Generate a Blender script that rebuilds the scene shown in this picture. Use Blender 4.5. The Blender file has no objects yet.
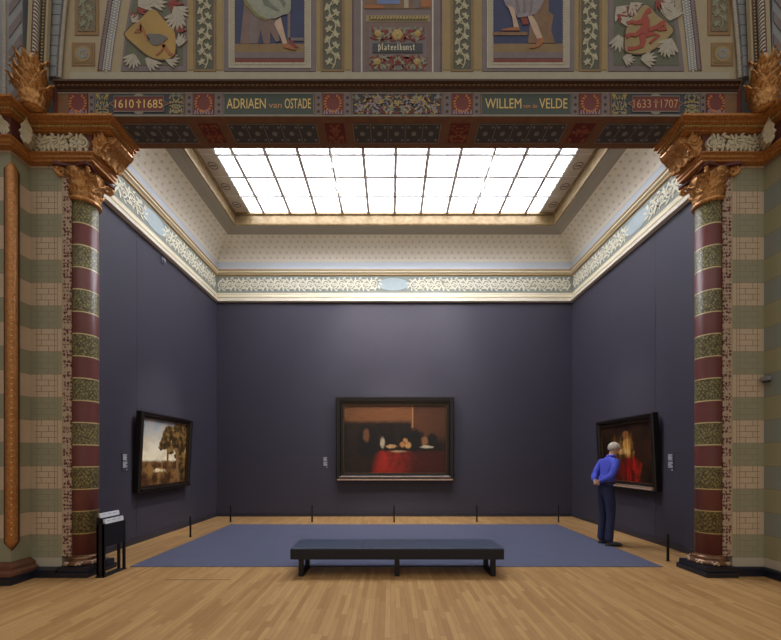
import bpy, bmesh, math, random
from mathutils import Vector, Matrix
random.seed(7)
C = bpy.context.scene.collection
PI = math.pi
XC = 0.09            # centre line of the opening
F = 372.0            # focal length in pixels of the 781 px wide frame
EYE = 1.6

# ------------------------------------------------------------------ helpers
def lin(c):
    out = []
    for v in c[:3]:
        v /= 255.0
        out.append(v / 12.92 if v <= 0.04045 else ((v + 0.055) / 1.055) ** 2.4)
    return (out[0], out[1], out[2], 1.0)

class NT:
    """small wrapper that wires shader nodes"""
    def __init__(s, name, rough=0.6, metal=0.0, spec=0.5):
        s.m = bpy.data.materials.new(name); s.m.use_nodes = True
        s.t = s.m.node_tree; s.n = s.t.nodes; s.l = s.t.links
        s.b = s.n['Principled BSDF']
        s.b.inputs['Roughness'].default_value = rough
        s.b.inputs['Metallic'].default_value = metal
        s.b.inputs['Specular IOR Level'].default_value = spec
        s._p = None
    def put(s, sock, v):
        if hasattr(v, 'is_output'): s.l.new(v, sock)
        elif isinstance(v, (tuple, list)) and len(v) == 3 and sock.type == 'RGBA': sock.default_value = lin(v)
        else: sock.default_value = v
    def math(s, op, a, b=None, c=None):
        n = s.n.new('ShaderNodeMath'); n.operation = op
        s.put(n.inputs[0], a)
        if b is not None: s.put(n.inputs[1], b)
        if c is not None: s.put(n.inputs[2], c)
        return n.outputs[0]
    def add(s, a, b): return s.math('ADD', a, b)
    def sub(s, a, b): return s.math('SUBTRACT', a, b)
    def mul(s, a, b): return s.math('MULTIPLY', a, b)
    def lt(s, a, b): return s.math('LESS_THAN', a, b)
    def gt(s, a, b): return s.math('GREATER_THAN', a, b)
    def inside(s, v, lo, hi): return s.mul(s.gt(v, lo), s.lt(v, hi))
    def step(s, v, lo, hi):
        n = s.n.new('ShaderNodeMapRange'); n.interpolation_type = 'SMOOTHSTEP'
        s.put(n.inputs[0], v); n.inputs[1].default_value = lo; n.inputs[2].default_value = hi
        return n.outputs[0]
    def mix(s, f, a, b):
        n = s.n.new('ShaderNodeMix'); n.data_type = 'RGBA'
        s.put(n.inputs[0], f); s.put(n.inputs[6], a); s.put(n.inputs[7], b)
        return n.outputs[2]
    def pos(s):
        if s._p is None:
            g = s.n.new('ShaderNodeNewGeometry'); x = s.n.new('ShaderNodeSeparateXYZ')
            s.l.new(g.outputs['Position'], x.inputs[0]); s._p = tuple(x.outputs); s.P = g.outputs['Position']
        return s._p
    def local(s):
        g = s.n.new('ShaderNodeTexCoord'); x = s.n.new('ShaderNodeSeparateXYZ')
        s.l.new(g.outputs['Object'], x.inputs[0]); s.P = g.outputs['Object']; s._p = tuple(x.outputs); return s._p
    def uv(s):
        g = s.n.new('ShaderNodeTexCoord'); x = s.n.new('ShaderNodeSeparateXYZ')
        s.l.new(g.outputs['UV'], x.inputs[0]); s.P = g.outputs['UV']; return tuple(x.outputs)
    def vec(s, x, y, z=0.0):
        n = s.n.new('ShaderNodeCombineXYZ'); s.put(n.inputs[0], x); s.put(n.inputs[1], y); s.put(n.inputs[2], z)
        return n.outputs[0]
    def noise(s, v, scale, detail=3.0, rough=0.5, dist=0.0):
        n = s.n.new('ShaderNodeTexNoise'); s.put(n.inputs['Vector'], v)
        n.inputs['Scale'].default_value = scale; n.inputs['Detail'].default_value = detail
        n.inputs['Roughness'].default_value = rough; n.inputs['Distortion'].default_value = dist
        return n.outputs[0]
    def vor(s, v, scale, feature='F1', rnd=1.0):
        n = s.n.new('ShaderNodeTexVoronoi'); n.feature = feature; s.put(n.inputs['Vector'], v)
        n.inputs['Scale'].default_value = scale; n.inputs['Randomness'].default_value = rnd
        return n.outputs['Distance']
    def bump(s, h, strength=0.3, dist=0.01):
        n = s.n.new('ShaderNodeBump'); n.inputs['Strength'].default_value = strength
        n.inputs['Distance'].default_value = dist; s.put(n.inputs['Height'], h)
        s.l.new(n.outputs[0], s.b.inputs['Normal'])
    def col(s, c): s.put(s.b.inputs['Base Color'], c); return s.m

def plain(name, c, rough=0.6, metal=0.0, spec=0.5, vary=0.12, scale=9.0, bump=0.0):
    t = NT(name, rough, metal, spec); t.pos()
    n = t.noise(t.P, scale, 4.0)
    a = tuple(max(0, v * (1 - vary)) for v in c); b = tuple(min(255, v * (1 + vary)) for v in c)
    if bump: t.bump(t.noise(t.P, scale * 6, 3.0), bump, 0.01)
    return t.col(t.mix(n, a, b))

class G:
    """collects geometry for ONE mesh object (world coordinates)"""
    def __init__(s, side=0):
        s.v = []; s.f = []; s.uv = []; s.side = side      # side -1/+1: x is the distance outward from XC
        s.smooth = False
    def p(s, x, y, z):
        if s.side: x = XC + s.side * x
        s.v.append((x, y, z)); return len(s.v) - 1
    def face(s, idx, uv=None):
        s.f.append(tuple(idx)); s.uv.append(uv)
    def box(s, x0, x1, y0, y1, z0, z1):
        i = [s.p(x, y, z) for z in (z0, z1) for y in (y0, y1) for x in (x0, x1)]
        for q in ((0,2,3,1),(4,5,7,6),(0,1,5,4),(2,6,7,3),(0,4,6,2),(1,3,7,5)):
            s.face([i[k] for k in q])
        return s
    def prism(s, poly, y0, y1, f=None):
        """polygon in (x,z) extruded along y; f maps (a,b,d) to a point"""
        f = f or (lambda a, b, d: (a, d, b))
        n = len(poly)
        A = [s.p(*f(a, b, y0)) for a, b in poly]; B = [s.p(*f(a, b, y1)) for a, b in poly]
        s.face(A); s.face(B[::-1])
        for k in range(n): s.face((A[k], B[k], B[(k+1) % n], A[(k+1) % n]))
        return s
    def lathe(s, prof, cx, cy, n=32, cap=True):
        rings = []
        for r, z in prof:
            rings.append([s.p(cx + r*math.cos(2*PI*k/n), cy + r*math.sin(2*PI*k/n), z) for k in range(n)])
        for a, b in zip(rings, rings[1:]):
            for k in range(n): s.face((a[k], a[(k+1) % n], b[(k+1) % n], b[k]))
        if cap: s.face(rings[0][::-1]); s.face(rings[-1])
        return s
    def tube(s, pts, r, n=8):
        pts = [Vector(p) for p in pts]; m = len(pts)
        rs = r if isinstance(r, (list, tuple)) else [r]*m
        rings = []
        for i, p in enumerate(pts):
            d = (pts[min(i+1, m-1)] - pts[max(i-1, 0)]).normalized()
            up = Vector((0, 0, 1)) if abs(d.z) < 0.9 else Vector((0, 1, 0))
            a = d.cross(up).normalized(); b = d.cross(a)
            rings.append([s.p(*(p + rs[i]*(math.cos(2*PI*k/n)*a + math.sin(2*PI*k/n)*b))) for k in range(n)])
        for a, b in zip(rings, rings[1:]):
            for k in range(n): s.face((a[k], a[(k+1) % n], b[(k+1) % n], b[k]))
        s.face(rings[0][::-1]); s.face(rings[-1]); return s
    def blob(s, c, r, n=12, m=8):
        rx, ry, rz = r if isinstance(r, (list, tuple)) else (r, r, r)
        top = s.p(c[0], c[1], c[2]+rz); bot = s.p(c[0], c[1], c[2]-rz); rings = []
        for j in range(1, m):
            t = PI*j/m
            rings.append([s.p(c[0]+rx*math.sin(t)*math.cos(2*PI*k/n), c[1]+ry*math.sin(t)*math.sin(2*PI*k/n), c[2]+rz*math.cos(t)) for k in range(n)])
        for k in range(n):
            s.face((top, rings[0][k], rings[0][(k+1) % n])); s.face((bot, rings[-1][(k+1) % n], rings[-1][k]))
        for a, b in zip(rings, rings[1:]):
            for k in range(n): s.face((a[k], b[k], b[(k+1) % n], a[(k+1) % n]))
        return s
    def ribbon(s, pts, w, d0, d1, f=None):
        """flat band with thickness along a 2-D path (a,b); w = half width (number or list)"""
        f = f or (lambda a, b, d: (a, d, b)); m = len(pts); L = []; R = []
        s.nr = (getattr(s, 'nr', 0) + 4) % 11; d0 = d0 + (d0-d1)*.09*s.nr
        ws = w if isinstance(w, (list, tuple)) else [w]*m
        for i in range(m):
            ax, ay = pts[max(i-1, 0)]; bx, by = pts[min(i+1, m-1)]
            dx, dy = bx-ax, by-ay; l = math.hypot(dx, dy) or 1
            nx, ny = -dy/l*ws[i], dx/l*ws[i]; x, y = pts[i]
            L.append((x+nx, y+ny)); R.append((x-nx, y-ny))
        fr = [[s.p(*f(a, b, d)) for a, b in row] for row in (L, R) for d in (d0, d1)]
        l0, l1, r0, r1 = fr
        for i in range(m-1):
            s.face((l0[i], l0[i+1], r0[i+1], r0[i]))
            s.face((l0[i], l1[i], l1[i+1], l0[i+1])); s.face((r0[i], r0[i+1], r1[i+1], r1[i]))
        for i in range(m-1): s.face((l1[i], r1[i], r1[i+1], l1[i+1]))
        s.face((l0[0], r0[0], r1[0], l1[0])); s.face((l0[-1], l1[-1], r1[-1], r0[-1]))
        return s
    def sweep(s, path, prof, closed=False, flip=1):
        """prof = (out, z) pairs swept along plan path with mitred corners; out goes to the left of travel * flip"""
        n = len(path); rows = []
        for i, (x, y) in enumerate(path):
            def nrm(a, b):
                dx, dy = b[0]-a[0], b[1]-a[1]; l = math.hypot(dx, dy); return (-dy/l*flip, dx/l*flip)
            if closed or 0 < i < n-1:
                n1 = nrm(path[i-1], path[i]); n2 = nrm(path[i], path[(i+1) % n])
            elif i == 0: n1 = n2 = nrm(path[0], path[1])
            else: n1 = n2 = nrm(path[-2], path[-1])
            k = 1 + n1[0]*n2[0] + n1[1]*n2[1]
            mx, my = (n1[0]+n2[0])/k, (n1[1]+n2[1])/k
            rows.append([s.p(x+mx*o, y+my*o, z) for o, z in prof])
        m = len(prof); rng = range(n) if closed else range(n-1)
        for i in rng:
            a, b = rows[i], rows[(i+1) % n]
            for k in range(m-1): s.face((a[k], b[k], b[k+1], a[k+1]))
        return s
    def leaf(s, base, ang, H, W, out, curl=0.35, lobes=3, th=0.012, n=14):
        """acanthus leaf rising from base, leaning outward in plan direction ang, tip curling over"""
        ca, sa = math.cos(ang), math.sin(ang); front = []; back = []
        for i in range(n+1):
            t = i/n
            o = out*(t**1.8) + (curl*H*0.35*math.sin(max(0, t-.6)/.4*PI*.5) if t > .6 else 0)
            z = H*t if t < .8 else H*(.8 + .2*math.sin((t-.8)/.2*PI*.75))
            w = W*(0.42 + 0.75*math.sin(PI*min(1, t*1.02))**.8)*(1 + .22*math.cos(lobes*2*PI*t))*(1 if t < .7 else max(.12, 1-(t-.7)/.32))
            rf = []; rb = []
            for j in range(-3, 4):
                q = j/3; dz = -.10*H*abs(q)*0.4
                oo = o - 0.35*W*q*q + (.012*math.cos(j*PI) if abs(j) < 3 else 0)
                x = base[0] + ca*oo - sa*q*w; y = base[1] + sa*oo + ca*q*w
                rf.append(s.p(x, y, base[2]+z+dz)); rb.append(s.p(x-ca*th, y-sa*th, base[2]+z+dz-th*.5))
            front.append(rf); back.append(rb)
        for i in range(n):
            for j in range(6):
                s.face((front[i][j], front[i][j+1], front[i+1][j+1], front[i+1][j]))
                s.face((back[i][j], back[i+1][j], back[i+1][j+1], back[i][j+1]))
            for j in (0, 6): s.face((front[i][j], front[i+1][j], back[i+1][j], back[i][j]))
        s.face(front[0] + back[0][::-1]); s.face(front[n] + back[n][::-1]); s.smooth = True
        return s
    def build(s, name, mat, parent=None, smooth=None, bevel=0.0, origin=None):
        me = bpy.data.meshes.new(name)
        off = Vector(parent_loc(parent)) if parent else Vector(origin or (0, 0, 0))
        me.from_pydata([tuple(Vector(v)-off) for v in s.v], [], s.f)
        if any(u for u in s.uv):
            lay = me.uv_layers.new(name='UVMap'); k = 0
            for u, pl in zip(s.uv, me.polygons):
                for q in range(pl.loop_total): lay.data[pl.loop_start+q].uv = u[q] if u else (0, 0)
        bm = bmesh.new(); bm.from_mesh(me)
        bmesh.ops.recalc_face_normals(bm, faces=bm.faces)
        bm.to_mesh(me); bm.free()
        if smooth or (smooth is None and s.smooth):
            for pl in me.polygons: pl.use_smooth = True
        o = bpy.data.objects.new(name, me); C.objects.link(o)
        if not parent and origin: o.location = origin
        if mat: me.materials.append(mat)
        if parent: o.parent = parent
        if bevel:
            b = o.modifiers.new('Bevel', 'BEVEL'); b.width = bevel; b.segments = 2; b.limit_method = 'ANGLE'
        return o

def parent_loc(p):
    l = Vector((0, 0, 0))
    while p: l += Vector(p.location); p = p.parent
    return l

def tag(o, label, cat, group=None, kind='thing'):
    o['label'] = label; o['category'] = cat; o['kind'] = kind
    if group: o['group'] = group
    return o
def thing(name, loc, label, cat, group=None, rz=0.0):
    o = bpy.data.objects.new(name, None); C.objects.link(o); o.location = loc; o.rotation_euler = (0, 0, rz)
    o.empty_display_size = 0.1
    return tag(o, label, cat, group)
def absorb(parent, child):
    """surface pattern: fold child's faces into its parent's mesh, keeping its own material"""
    me = parent.data; slot = len(me.materials); me.materials.append(child.data.materials[0])
    bm = bmesh.new(); bm.from_mesh(me); n0 = len(bm.faces); bm.from_mesh(child.data); bm.faces.ensure_lookup_table()
    for f in bm.faces[n0:]: f.material_index = slot
    bm.to_mesh(me); bm.free(); bpy.data.objects.remove(child); return parent
def structure(o): o['kind'] = 'structure'; return o
def lab(o, s): o['label'] = s; return o

def text_mesh(name, txt, x0, x1, z0, z1, y, mat, parent, depth=0.004):
    cu = bpy.data.curves.new('t', 'FONT'); cu.body = txt; cu.extrude = 0.02; cu.resolution_u = 3
    ob = bpy.data.objects.new('t', cu); C.objects.link(ob)
    dg = bpy.context.evaluated_depsgraph_get(); dg.update()
    me = bpy.data.meshes.new_from_object(ob.evaluated_get(dg)); me.name = name
    bpy.data.objects.remove(ob); bpy.data.curves.remove(cu)
    xs = [v.co.x for v in me.vertices]; ys = [v.co.y for v in me.vertices]
    ax, bx, ay, by = min(xs), max(xs), min(ys), max(ys)
    off = parent_loc(parent)
    for v in me.vertices:
        v.co = Vector((x0+(v.co.x-ax)/(bx-ax)*(x1-x0), y - depth*(0.5+v.co.z/0.04), z0+(v.co.y-ay)/(by-ay)*(z1-z0))) - off
    me.materials.clear(); me.materials.append(mat)
    o = bpy.data.objects.new(name, me); C.objects.link(o); o.parent = parent; return o

def skin(name, J, E, mat, parent, sub=2, root=0):
    """J: list of (x,y,z,rx,ry); E: edges -> smooth skinned mesh"""
    me = bpy.data.meshes.new(name); me.from_pydata([j[:3] for j in J], E, [])
    o = bpy.data.objects.new(name, me); C.objects.link(o)
    m = o.modifiers.new('Skin', 'SKIN'); m.use_smooth_shade = True; m.branch_smoothing = 0.6
    sv = me.skin_vertices[0].data if me.skin_vertices else None
    if sv is None:
        bm = bmesh.new(); bm.from_mesh(me); bm.verts.layers.skin.verify(); bm.to_mesh(me); bm.free()
        sv = me.skin_vertices[0].data
    for i, j in enumerate(J):
        sv[i].radius = (j[3], j[4]); sv[i].use_root = (i == root)
    s = o.modifiers.new('Sub', 'SUBSURF'); s.levels = sub; s.render_levels = sub
    dg = bpy.context.evaluated_depsgraph_get(); dg.update()
    m2 = bpy.data.meshes.new_from_object(o.evaluated_get(dg))
    bpy.data.objects.remove(o)
    m2.name = name; m2.materials.clear(); m2.materials.append(mat)
    for pl in m2.polygons: pl.use_smooth = True
    o = bpy.data.objects.new(name, m2); C.objects.link(o); o.parent = parent
    return o

# ------------------------------------------------------------------ materials
M = {}
GREEN, CREAM, BLUEB = (156, 157, 132), (210, 190, 164), (134, 146, 142)
def banded(name, even, odd, brick):
    t = NT(name, 0.55); x, y, z = t.pos()
    q = t.math('DIVIDE', t.sub(z, .2466), .3114); par = t.math('FLOORED_MODULO', q, 2.0)
    isodd = t.gt(par, 1.0); c = t.mix(isodd, even, odd)
    fr = t.math('FRACT', q)
    n = t.noise(t.P, 5.0, 4.0); c = t.mix(t.mul(n, .25), c, (150, 130, 100))
    edge = t.lt(t.math('ABSOLUTE', t.sub(fr, 0.5)), .485); edge = t.sub(1.0, edge)
    ux = t.math('ABSOLUTE', t.sub(x, XC))
    if brick:
        row = t.mul(fr, 4.0); rf = t.math('FRACT', t.add(row, .5))
        hl = t.mul(t.lt(t.math('ABSOLUTE', t.sub(rf, .5)), .05), t.inside(ux, 4.63, 4.93))
        hl = t.mul(hl, t.inside(fr, .1, .95))
        st = t.mul(t.gt(t.math('FLOORED_MODULO', row, 2.0), 1.0), .10)
        vl = t.lt(t.math('ABSOLUTE', t.sub(ux, t.add(st, 4.74))), .0045)
        for k in (4.62, 4.66, 4.9): vl = t.math('MAXIMUM', vl, t.lt(t.math('ABSOLUTE', t.sub(ux, k)), .004))
        line = t.math('MAXIMUM', hl, vl)
        c = t.mix(t.mul(line, t.add(.35, t.mul(isodd, .4))), c, (118, 82, 66))
    c = t.mix(t.mul(edge, .45), c, (126, 96, 78))
    low = t.lt(z, .2466); c = t.mix(low, c, (188, 180, 164))
    return t.col(c)
M['wallband'] = banded('painted_blocks', GREEN, CREAM, True)
M['pierband'] = banded('painted_bands_pale', GREEN, CREAM, False)
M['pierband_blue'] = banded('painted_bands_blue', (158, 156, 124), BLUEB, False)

def strip_mat():
    t = NT('sprig_strip', .6); x, y, z = t.pos(); ux = t.math('ABSOLUTE', t.sub(x, XC))
    d = t.vor(t.vec(t.mul(ux, 1.15), t.mul(t.math('SINE', t.mul(z, 42.0)), .012), z), 21.0, 'F1', .35); c = t.mix(t.mul(t.lt(d, .47), t.gt(t.noise(t.P, 46.0, 1.0), .43)), (190, 168, 146), (98, 52, 50))
    b = t.gt(ux, 4.545)
    return t.col(t.mix(b, c, (178, 160, 130)))
M['sprig'] = strip_mat()
def shaft_mat():
    t = NT('column_paint', .42); x, y, z = t.pos()
    q = t.math('DIVIDE', t.sub(z, .264), .607); fr = t.math('FRACT', q); green = t.gt(fr, .497)
    dx = t.sub(t.math('ABSOLUTE', t.sub(x, XC)), 4.374); dy = t.sub(y, 5.22)
    th = t.math('ARCTAN2', dy, dx)
    zig = t.math('PINGPONG', t.mul(th, 1.0), .5)
    a = t.math('FRACT', t.add(t.mul(z, 13.0), t.mul(zig, 3.4)))
    v = t.vor(t.vec(t.add(t.mul(th, 4.2), t.mul(z, 9.0)), t.sub(t.mul(z, 22.0), t.mul(th, 2.0)), 0.0), 1.0, 'DISTANCE_TO_EDGE', .8)
    leafm = t.mul(t.gt(a, .22), t.gt(v, .09))
    nz = t.noise(t.P, 24.0, 3.0)
    g = t.mix(leafm, (84, 76, 52), t.mix(nz, (126, 120, 78), (156, 148, 100)))
    r = t.mix(t.noise(t.P, 7.0, 4.0), (104, 56, 54), (116, 66, 63))
    c = t.mix(green, r, g)
    e = t.math('MAXIMUM', t.lt(t.math('ABSOLUTE', t.sub(fr, .497)), .012), t.gt(t.math('ABSOLUTE', t.sub(fr, .5)), .488))
    return t.col(t.mix(e, c, (206, 190, 140)))
M['shaft'] = shaft_mat()
def gold(name, c, dark, rough=.38, metal=.55, sc=30.0):
    t = NT(name, rough, metal); t.pos(); n = t.noise(t.P, sc, 5.0, .6); v = t.vor(t.P, sc*1.1)
    t.bump(t.add(n, v), .22, .01)
    return t.col(t.mix(t.step(n, .3, .7), dark, c))
M['gold'] = gold('gilded_carving', (220, 166, 102), (172, 116, 66))
M['orange'] = gold('gilt_orange_moulding', (196, 136, 74), (164, 108, 56), .45, .3)
M['brass'] = gold('bronzed_base', (150, 112, 84), (98, 66, 50), .25, .4, 9.0)
M['fgold'] = gold('skylight_gilt', (142, 120, 84), (120, 98, 64), .45, .25, 10.0)
M['spur'] = plain('pale_bronze_leaf', (186, 164, 138), .25, .4, bump=.3)
M['torus'] = plain('polished_brown_stone', (104, 68, 52), .2)
M['cream_relief'] = plain('cream_relief', (206, 196, 168), .6, bump=.3)
M['maroon'] = plain('maroon_paint', (96, 48, 42), .6)
M['brown'] = plain('brown_beam_paint', (128, 92, 62), .55)
M['browndk'] = plain('dark_brown_moulding', (72, 48, 34), .55)
M['navy'] = plain('navy_stone', (28, 32, 44), .3)
M['cream'] = plain('cream_lunette', (172, 158, 128), .7, vary=.05)
M['creamlt'] = plain('pale_cream', (176, 168, 148), .7, vary=.05)
M['ochre'] = plain('ochre_band', (160, 140, 98), .7, vary=.06)
M['lilac'] = plain('lilac_grey', (124, 113, 114), .7, vary=.08)
M['greystone'] = plain('blue_grey_stone', (140, 144, 148), .7, vary=.16, scale=3)
M['olive'] = plain('olive_ground', (92, 92, 78), .7)
M['vine'] = plain('cream_vine', (186, 180, 152), .7, vary=.06)
M['white'] = plain('white_bead', (205, 200, 190), .6, vary=.05)

def gallery_wall():
    t = NT('aubergine_wall', .62, 0, .35); t.pos(); n = t.noise(t.P, 1.6, 3.0)
    t.bump(t.noise(t.P, 160.0, 2.0), .06, .004)
    return t.col(t.mix(n, (62, 59, 71), (67, 64, 76)))
M['gwall'] = gallery_wall()
def floor_mat():
    t = NT('oak_strip_floor', .34, 0, .45); x, y, z = t.pos()
    n = t.n.new('ShaderNodeTexBrick'); row = t.math('FLOOR', t.math('DIVIDE', x, .056))
    wn = t.n.new('ShaderNodeTexWhiteNoise'); wn.noise_dimensions = '1D'; t.put(wn.inputs['W'], row)
    t.l.new(t.vec(t.add(y, t.mul(wn.outputs[0], 2.48)), x, 0.0), n.inputs['Vector'])
    n.inputs['Scale'].default_value = 1.0; n.inputs['Brick Width'].default_value = .62; n.inputs['Row Height'].default_value = .056
    n.inputs['Mortar Size'].default_value = .0012; n.inputs['Mortar Smooth'].default_value = .2; n.inputs['Bias'].default_value = 0.0
    n.offset = 0.0; n.offset_frequency = 2
    n.inputs['Color1'].default_value = lin((164, 122, 76)); n.inputs['Color2'].default_value = lin((196, 157, 104)); n.inputs['Mortar'].default_value = lin((120, 82, 52))
    g = t.noise(t.vec(t.mul(x, 60.0), t.mul(y, 3.0), 0.0), 1.0, 5.0, .6, .4)
    big = t.noise(t.P, 1.1, 2.0)
    c = t.mix(t.mul(t.step(g, .35, .75), .32), n.outputs[0], (146, 106, 62))
    c = t.mix(t.mul(big, .22), c, (180, 142, 92))
    t.put(t.b.inputs['Roughness'], t.add(.30, t.mul(g, .16)))
    return t.col(c)
M['floor'] = floor_mat()
def carpet_mat():
    t = NT('blue_grey_carpet', .95, 0, .15); t.pos(); n = t.noise(t.P, 2.2, 3.0); f = t.noise(t.P, 240.0, 2.0)
    t.bump(f, .35, .004)
    return t.col(t.mix(t.mul(f, .3), t.mix(n, (90, 92, 112), (96, 98, 118)), (80, 82, 102)))
M['carpet'] = carpet_mat()
def cove_mat():
    t = NT('stencilled_cove', .75); u, v, _ = t.uv(); x, y, z = t.pos()
    row = t.math('FLOOR', t.mul(v, 9.0)); fv = t.sub(t.math('FRACT', t.mul(v, 9.0)), .5)
    fu = t.sub(t.math('FRACT', t.add(t.mul(u, 5.6), t.mul(row, .5))), .5)
    d = t.math('SQRT', t.add(t.mul(t.mul(fu, fu), 1.6), t.mul(fv, fv)))
    dot = t.sub(1.0, t.step(t.add(d, t.mul(t.noise(t.P, 30.0, 1.0), .2)), .2, .42))
    c = t.mix(t.mul(dot, .5), t.mix(t.noise(t.P, 2.0, 3.0), (226, 220, 202), (234, 228, 212)), (180, 158, 116))
    c = t.mix(t.lt(z, 6.95), c, (200, 208, 216))
    c = t.mix(t.gt(z, 7.395), c, (166, 160, 146))
    return t.col(c)
M['cove'] = cove_mat()
def frieze_mat():
    t = NT('frieze_ground', .7); t.pos(); n = t.noise(t.P, 12.0, 4.0)
    return t.col(t.mix(n, (134, 140, 130), (152, 156, 144)))
M['frieze'] = frieze_mat()
M['cornice'] = plain('ivory_cornice', (224, 212, 182), .6, vary=.04)
M['cornice_white'] = plain('white_cornice_edge', (230, 221, 202), .6, vary=.03)
M['cornice_gilt'] = plain('tan_moulding', (184, 154, 108), .55, vary=.05)
M['medal'] = plain('pale_blue_medallion', (172, 184, 186), .7, vary=.04)
M['base_dark'] = plain('dark_baseboard', (46, 46, 58), .4)
M['black'] = plain('black_metal', (20, 20, 24), .5, .0, .4, scale=40)
M['blackwood'] = plain('ebonised_wood', (26, 20, 18), .28, bump=.1, scale=20)
M['slip'] = gold('dull_gilt_slip', (116, 88, 58), (70, 50, 32), .3, .6)
M['ledge'] = plain('lit_frame_ledge', (190, 160, 140), .25, .3)  # pale tone paints in the light caught along the frame's bottom edge
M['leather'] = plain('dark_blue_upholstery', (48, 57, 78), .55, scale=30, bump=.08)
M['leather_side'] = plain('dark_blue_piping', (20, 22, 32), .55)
M['bar'] = plain('grey_glazing_bar', (236, 236, 238), .6)
M['border'] = plain('taupe_border_panel', (208, 200, 186), .7, vary=.05)
M['ring'] = plain('dark_roundel_paint', (92, 82, 72), .7)
M['paper'] = plain('white_card', (214, 216, 222), .7, vary=.02)
M['paperline'] = plain('grey_print', (150, 152, 158), .7)
M['wlabel'] = plain('dark_wall_label', (60, 59, 72), .6)
M['ltext'] = plain('pale_label_print', (200, 200, 206), .7)
M['device'] = plain('grey_plastic', (136, 136, 140), .5, vary=.03)
M['devwall'] = plain('blue_grey_plastic', (110, 110, 130), .5, vary=.03)
M['slot'] = plain('floor_slot', (70, 50, 34), .6)
M['green_panel'] = plain('dark_green_panel', (64, 76, 70), .55, scale=40)
M['navyp'] = plain('dark_blue_panel', (52, 56, 66), .55, scale=40)
M['redp'] = plain('crimson_panel', (112, 44, 40), .55)
M['lettergold'] = plain('gold_letter', (226, 196, 120), .4, .1, vary=.04)
M['letterred'] = plain('dull_gold_letter', (196, 144, 96), .4, .1, vary=.04)
M['letterpale'] = plain('pale_letter', (200, 196, 170), .5, vary=.04)
M['floret'] = plain('orange_floret', (190, 118, 62), .6, vary=.2, scale=40)
M['floret_d'] = plain('dull_orange_floret', (150, 92, 58), .6, vary=.2, scale=40)
M['floret_y'] = plain('yellow_floret', (176, 152, 92), .6, vary=.2, scale=40)
M['floret_l'] = plain('lilac_floret', (150, 140, 158), .6, vary=.1, scale=40)
M['floret_g'] = plain('grey_green_leaf', (136, 138, 116), .6, vary=.15, scale=40)
M['line'] = plain('pale_painted_line', (150, 142, 130), .6)
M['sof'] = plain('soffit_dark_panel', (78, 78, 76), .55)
M['sofl'] = plain('soffit_ornament', (140, 140, 130), .55)

def emit(name, c, k):
    m = bpy.data.materials.new(name); m.use_nodes = True; t = m.node_tree
    b = t.nodes['Principled BSDF']; b.inputs['Base Color'].default_value = (.8, .8, .8, 1)
    b.inputs['Emission Color'].default_value = lin(c); b.inputs['Emission Strength'].default_value = k
    return m
M['sky'] = emit('daylit_skylight_glass', (240, 244, 255), 9.0)
M['lens'] = emit('lamp_lens', (255, 244, 225), 6.0)

def vine(g, L, W, f, d0, d1):
    """upright wavy stem with leaf sprays to alternate sides; a runs up, b across from 0 to W"""
    per = W*2.1; n = int(L/per*16)
    sx = lambda a: W*.5 + W*.2*math.sin(2*PI*a/per)
    g.ribbon([(L*i/n, sx(L*i/n)) for i in range(n+1)], W*.035, d0, d1, f)
    k = 0; a = per*.1
    while a < L-W*.4:
        sgn = 1 if k % 2 else -1; b = sx(a); e = W*.96 if sgn > 0 else W*.04
        m = ((a+W*.16), b+(e-b)*.55); g.ribbon([(a, b), m, (a+W*.22, e-sgn*W*.1)], [W*.03, W*.03, W*.02], d0, d1, f)
        for da, db, l in ((.28, .0, .3), (.05, .28, .22), (-.2, .16, .22), (.22, -.22, .2), (-.02, -.12, .16)):
            p = (m[0]+W*.04, m[1]); q = (p[0]+W*da, max(.02*W, min(.98*W, p[1]+sgn*W*db)))
            g.ribbon([p, ((p[0]+q[0])/2, (p[1]+q[1])/2), q], [W*.025, W*.085, W*.01], d0, d1, f)
        a += per/6.2; k += 1

# ------------------------------------------------------------------ setting
GX0, GX1, GY = -4.77, 4.98, 10.2        # gallery walls
g = G(); g.box(-9.0, 9.2, -4.0, 10.35, -.12, 0); fl = structure(g.build('floor', M['floor']))
g = G(); g.box(-2.95, -2.1, 4.88, 4.892, -.002, .0012); g.build('cable_slot', M['slot'], fl)

g = G(); g.box(GX0-.2, GX1+.2, GY, GY+.15, 0, 6.8); structure(g.build('wall_back', M['gwall']))
for nm, x0, x1, sx in (('wall_left', GX0-.15, GX0, 1), ('wall_right', GX1, GX1+.15, -1)):
    g = G(); g.box(x0, x1, 5.38, GY, 0, 6.8); w = structure(g.build(nm, M['gwall']))
    xe = x1 if sx > 0 else x0
    g = G(); g.box(*sorted((xe-.002*sx, xe+.002*sx)), 6.99, 7.0, .1, 5.86); g.build('panel_joint', M['base_dark'], w)
def basebd(nm, x0, x1, y0, y1):
    g = G(); g.box(x0, x1, y0, y1, 0, .1); g.build(nm, M['base_dark'], bevel=.006)['kind'] = 'structure'
basebd('baseboard_back', GX0, GX1, GY-.03, GY)
basebd('baseboard_left', GX0, GX0+.03, 5.4, GY-.03)
basebd('baseboard_right', GX1-.03, GX1, 5.4, GY-.03)

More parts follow.
